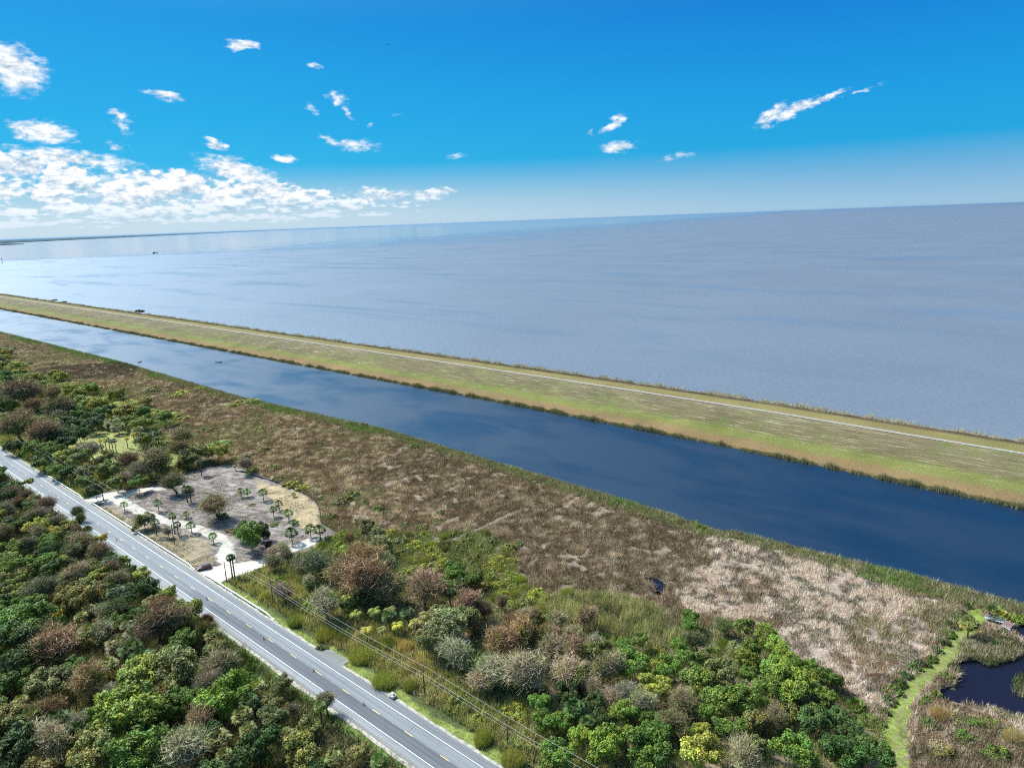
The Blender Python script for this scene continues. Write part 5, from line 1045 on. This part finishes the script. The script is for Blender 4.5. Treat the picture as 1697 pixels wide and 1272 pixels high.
# ------------------------------------------------------------------ dock in the pond
M_dwood = plain('red_deck_boards', (.20, .115, .095), .8, var=.3, scale=1.2); M_gwood = plain('grey_boards', (.42, .41, .39), .85, var=.2, scale=1.)
C1 = [np.array(G(1540+u*.0928, 980+v_*.0928, 1.2)) for u, v_ in ((1290, 590), (1440, 672), (1530, 545), (1365, 500))]; wa = np.array(G(1632, 1022, 1.2)); wb = (C1[0]+C1[3])/2
o0 = sum(C1)/4; r = empty('boat_dock', (o0[0], o0[1], 0))
e1 = C1[1]-C1[0]; e2 = C1[3]-C1[0]; nb_ = 22; m_ = MB()
for i in range(nb_):
    a = C1[0]+e2*(i+.06)/nb_-o0; b_ = C1[0]+e2*(i+.94)/nb_-o0; c_ = b_+e1; d2 = a+e1
    v = [(*a, 1.14), (*d2, 1.14), (*c_, 1.14), (*b_, 1.14), (*a, 1.2), (*d2, 1.2), (*c_, 1.2), (*b_, 1.2)]; m_.add(v, [(0, 3, 2, 1), (4, 5, 6, 7), (0, 1, 5, 4), (1, 2, 6, 5), (2, 3, 7, 6), (3, 0, 4, 7)])
m_.build('deck', M_dwood, r)
m_ = MB()
for a, b_ in ((1, 2), (0, 1)): m_.tube((*(C1[a]-o0), 1.05), (*(C1[b_]-o0), 1.05), .12, n=6)
m_.build('edge_beams', M_gwood, r)
for i, fr in enumerate([(0, 0), (1, 0), (1, 1), (0, 1), (.5, 1), (.5, 0)]):
    p = C1[0]+e1*fr[0]+e2*fr[1]-o0; MB().lathe([(.11, -1.2), (.10, 1.5)], n=8).build('pile', M_gwood, r, loc=(p[0], p[1], 0))
dv = wb-wa; L_ = np.linalg.norm(dv); dv /= L_; nn = np.array([-dv[1], dv[0]]); m_ = MB(); k_ = int(L_/.25)
for i in range(k_):
    p = wa+dv*(i+.5)*L_/k_-o0; m_.box((p[0], p[1], 1.17), (.21, 1.1, .05), math.atan2(dv[1], dv[0]))
m_.build('walkway', M_gwood, r)
for s_ in (-.5, .5):
    m_ = MB(); a = wa+nn*s_-o0; b_ = wb+nn*s_-o0; m_.tube((*a, 1.95), (*b_, 1.95), .04, n=5).tube((*a, 1.6), (*b_, 1.6), .03, n=5)
    for i in range(6): p = a+(b_-a)*i/5; m_.tube((*p, .3), (*p, 2.0), .05, n=5)
    m_.build('handrail', M_gwood, r)
tag(r, 'red board dock with a grey railed walkway in the pond', 'dock')
# ------------------------------------------------------------------ far shore, birds
m, t = mat_new('far_shore_woods'); co = t.n('ShaderNodeTexCoord').outputs['Object']
b = t.n('ShaderNodeBsdfPrincipled', {'Base Color': t.mix(t.noise(co, .004, 4, .6), (.03, .05, .03), (.07, .085, .045)), 'Roughness': .95, 'Specular IOR Level': 0.}); t.n('ShaderNodeOutputMaterial', {0: b.outputs[0]})
xs = np.arange(-400, 640, 4.); v = []; f = []
for i, x in enumerate(xs):
    yl = 397-(397-335)/1697*x; near = max(yl+1.2, yl+6.3*max(0.04, 1-(x/640 if x > 0 else 0))**1.2)
    X, Y = G(x, near, 1.0); X2, Y2 = G(x, yl+.85, 1.0); hh = 14+10*float(vnoise(np.array([x*50.]), np.array([0.]), 600, 3)[0])
    v += [(X, Y, 0), (X, Y, hh), (X2, Y2, hh+6), (X2, Y2, 0)]
for i in range(len(xs)-1):
    for k in range(4): f.append((i*4+k, (i+1)*4+k, (i+1)*4+(k+1) % 4, i*4+(k+1) % 4))
f += [(0, 1, 2, 3), tuple(len(xs)*4-j for j in (1, 2, 3, 4))]
me = bpy.data.meshes.new('far_shore'); me.from_pydata(v, [], f); tag(link('far_shore', me, m), kind='structure')
v = []; f = []
for i, x in enumerate(np.arange(-300, 44, 4.)):
    X, Y = G(x, 406.3-.0365*x, 1.0); X2, Y2 = G(x, 405.-.0365*x, 1.0); hh = max(2, 16*min(1, (44-x)/30)); v += [(X, Y, 0), (X, Y, hh), (X2, Y2, hh), (X2, Y2, 0)]
nn_ = len(v)//4
for i in range(nn_-1):
    for k in range(4): f.append((i*4+k, (i+1)*4+k, (i+1)*4+(k+1) % 4, i*4+(k+1) % 4))
f += [(0, 1, 2, 3), tuple(nn_*4-j for j in (1, 2, 3, 4))]
me = bpy.data.meshes.new('wooded_point'); me.from_pydata(v, [], f); tag(link('wooded_point', me, m), kind='structure')
for x, y, dist, lab in ((643, 75, 160, 'dark soaring bird high in the blue sky'), (786, 344, 260, 'dark soaring bird low above the horizon')):
    p = ray(x, y)*dist+np.array([0, 0, H]); mb_ = MB(); mb_.sphere((0, 0, 0), (.22, .07, .07), 8, 6); mb_.add([(.08, 0, .02), (.12, .35, .16), (.02, .72, .10), (-.08, .35, .13), (-.06, 0, .02)], [(0, 1, 3, 4), (1, 2, 3)]); mb_.add([(.08, 0, .0), (.12, -.35, .16), (.02, -.72, .10), (-.08, -.35, .13), (-.06, 0, .0)], [(4, 3, 1, 0), (3, 2, 1)]); mb_.add([(-.18, 0, 0), (-.38, .09, .01), (-.38, -.09, .01)], [(0, 1, 2)])
    b_ = mb_.build('bird', plain('feathers', (.03, .028, .025), .8), loc=tuple(p)); b_.rotation_euler = (.2, 0, rng.uniform(0, 6)); tag(b_, lab, 'bird')
# ------------------------------------------------------------------ air
hb = MB(); hx0, hx1, hy0, hy1, hz0, hz1 = -180000, 180000, -20000, 225000, -12, 150
hb.add([(hx0, hy0, hz0), (hx1, hy0, hz0), (hx1, hy1, hz0), (hx0, hy1, hz0), (hx0, hy0, hz1), (hx1, hy0, hz1), (hx1, hy1, hz1), (hx0, hy1, hz1)], [(0, 3, 2, 1), (4, 5, 6, 7), (0, 1, 5, 4), (1, 2, 6, 5), (2, 3, 7, 6), (3, 0, 4, 7)])
m, t = mat_new('pale_air'); vo = t.n('ShaderNodeVolumePrincipled', {'Color': (.22, .36, .52, 1), 'Density': 7e-6, 'Anisotropy': .3}); t.n('ShaderNodeOutputMaterial', {1: vo.outputs[0]})
tag(hb.build('haze', m), kind='stuff')
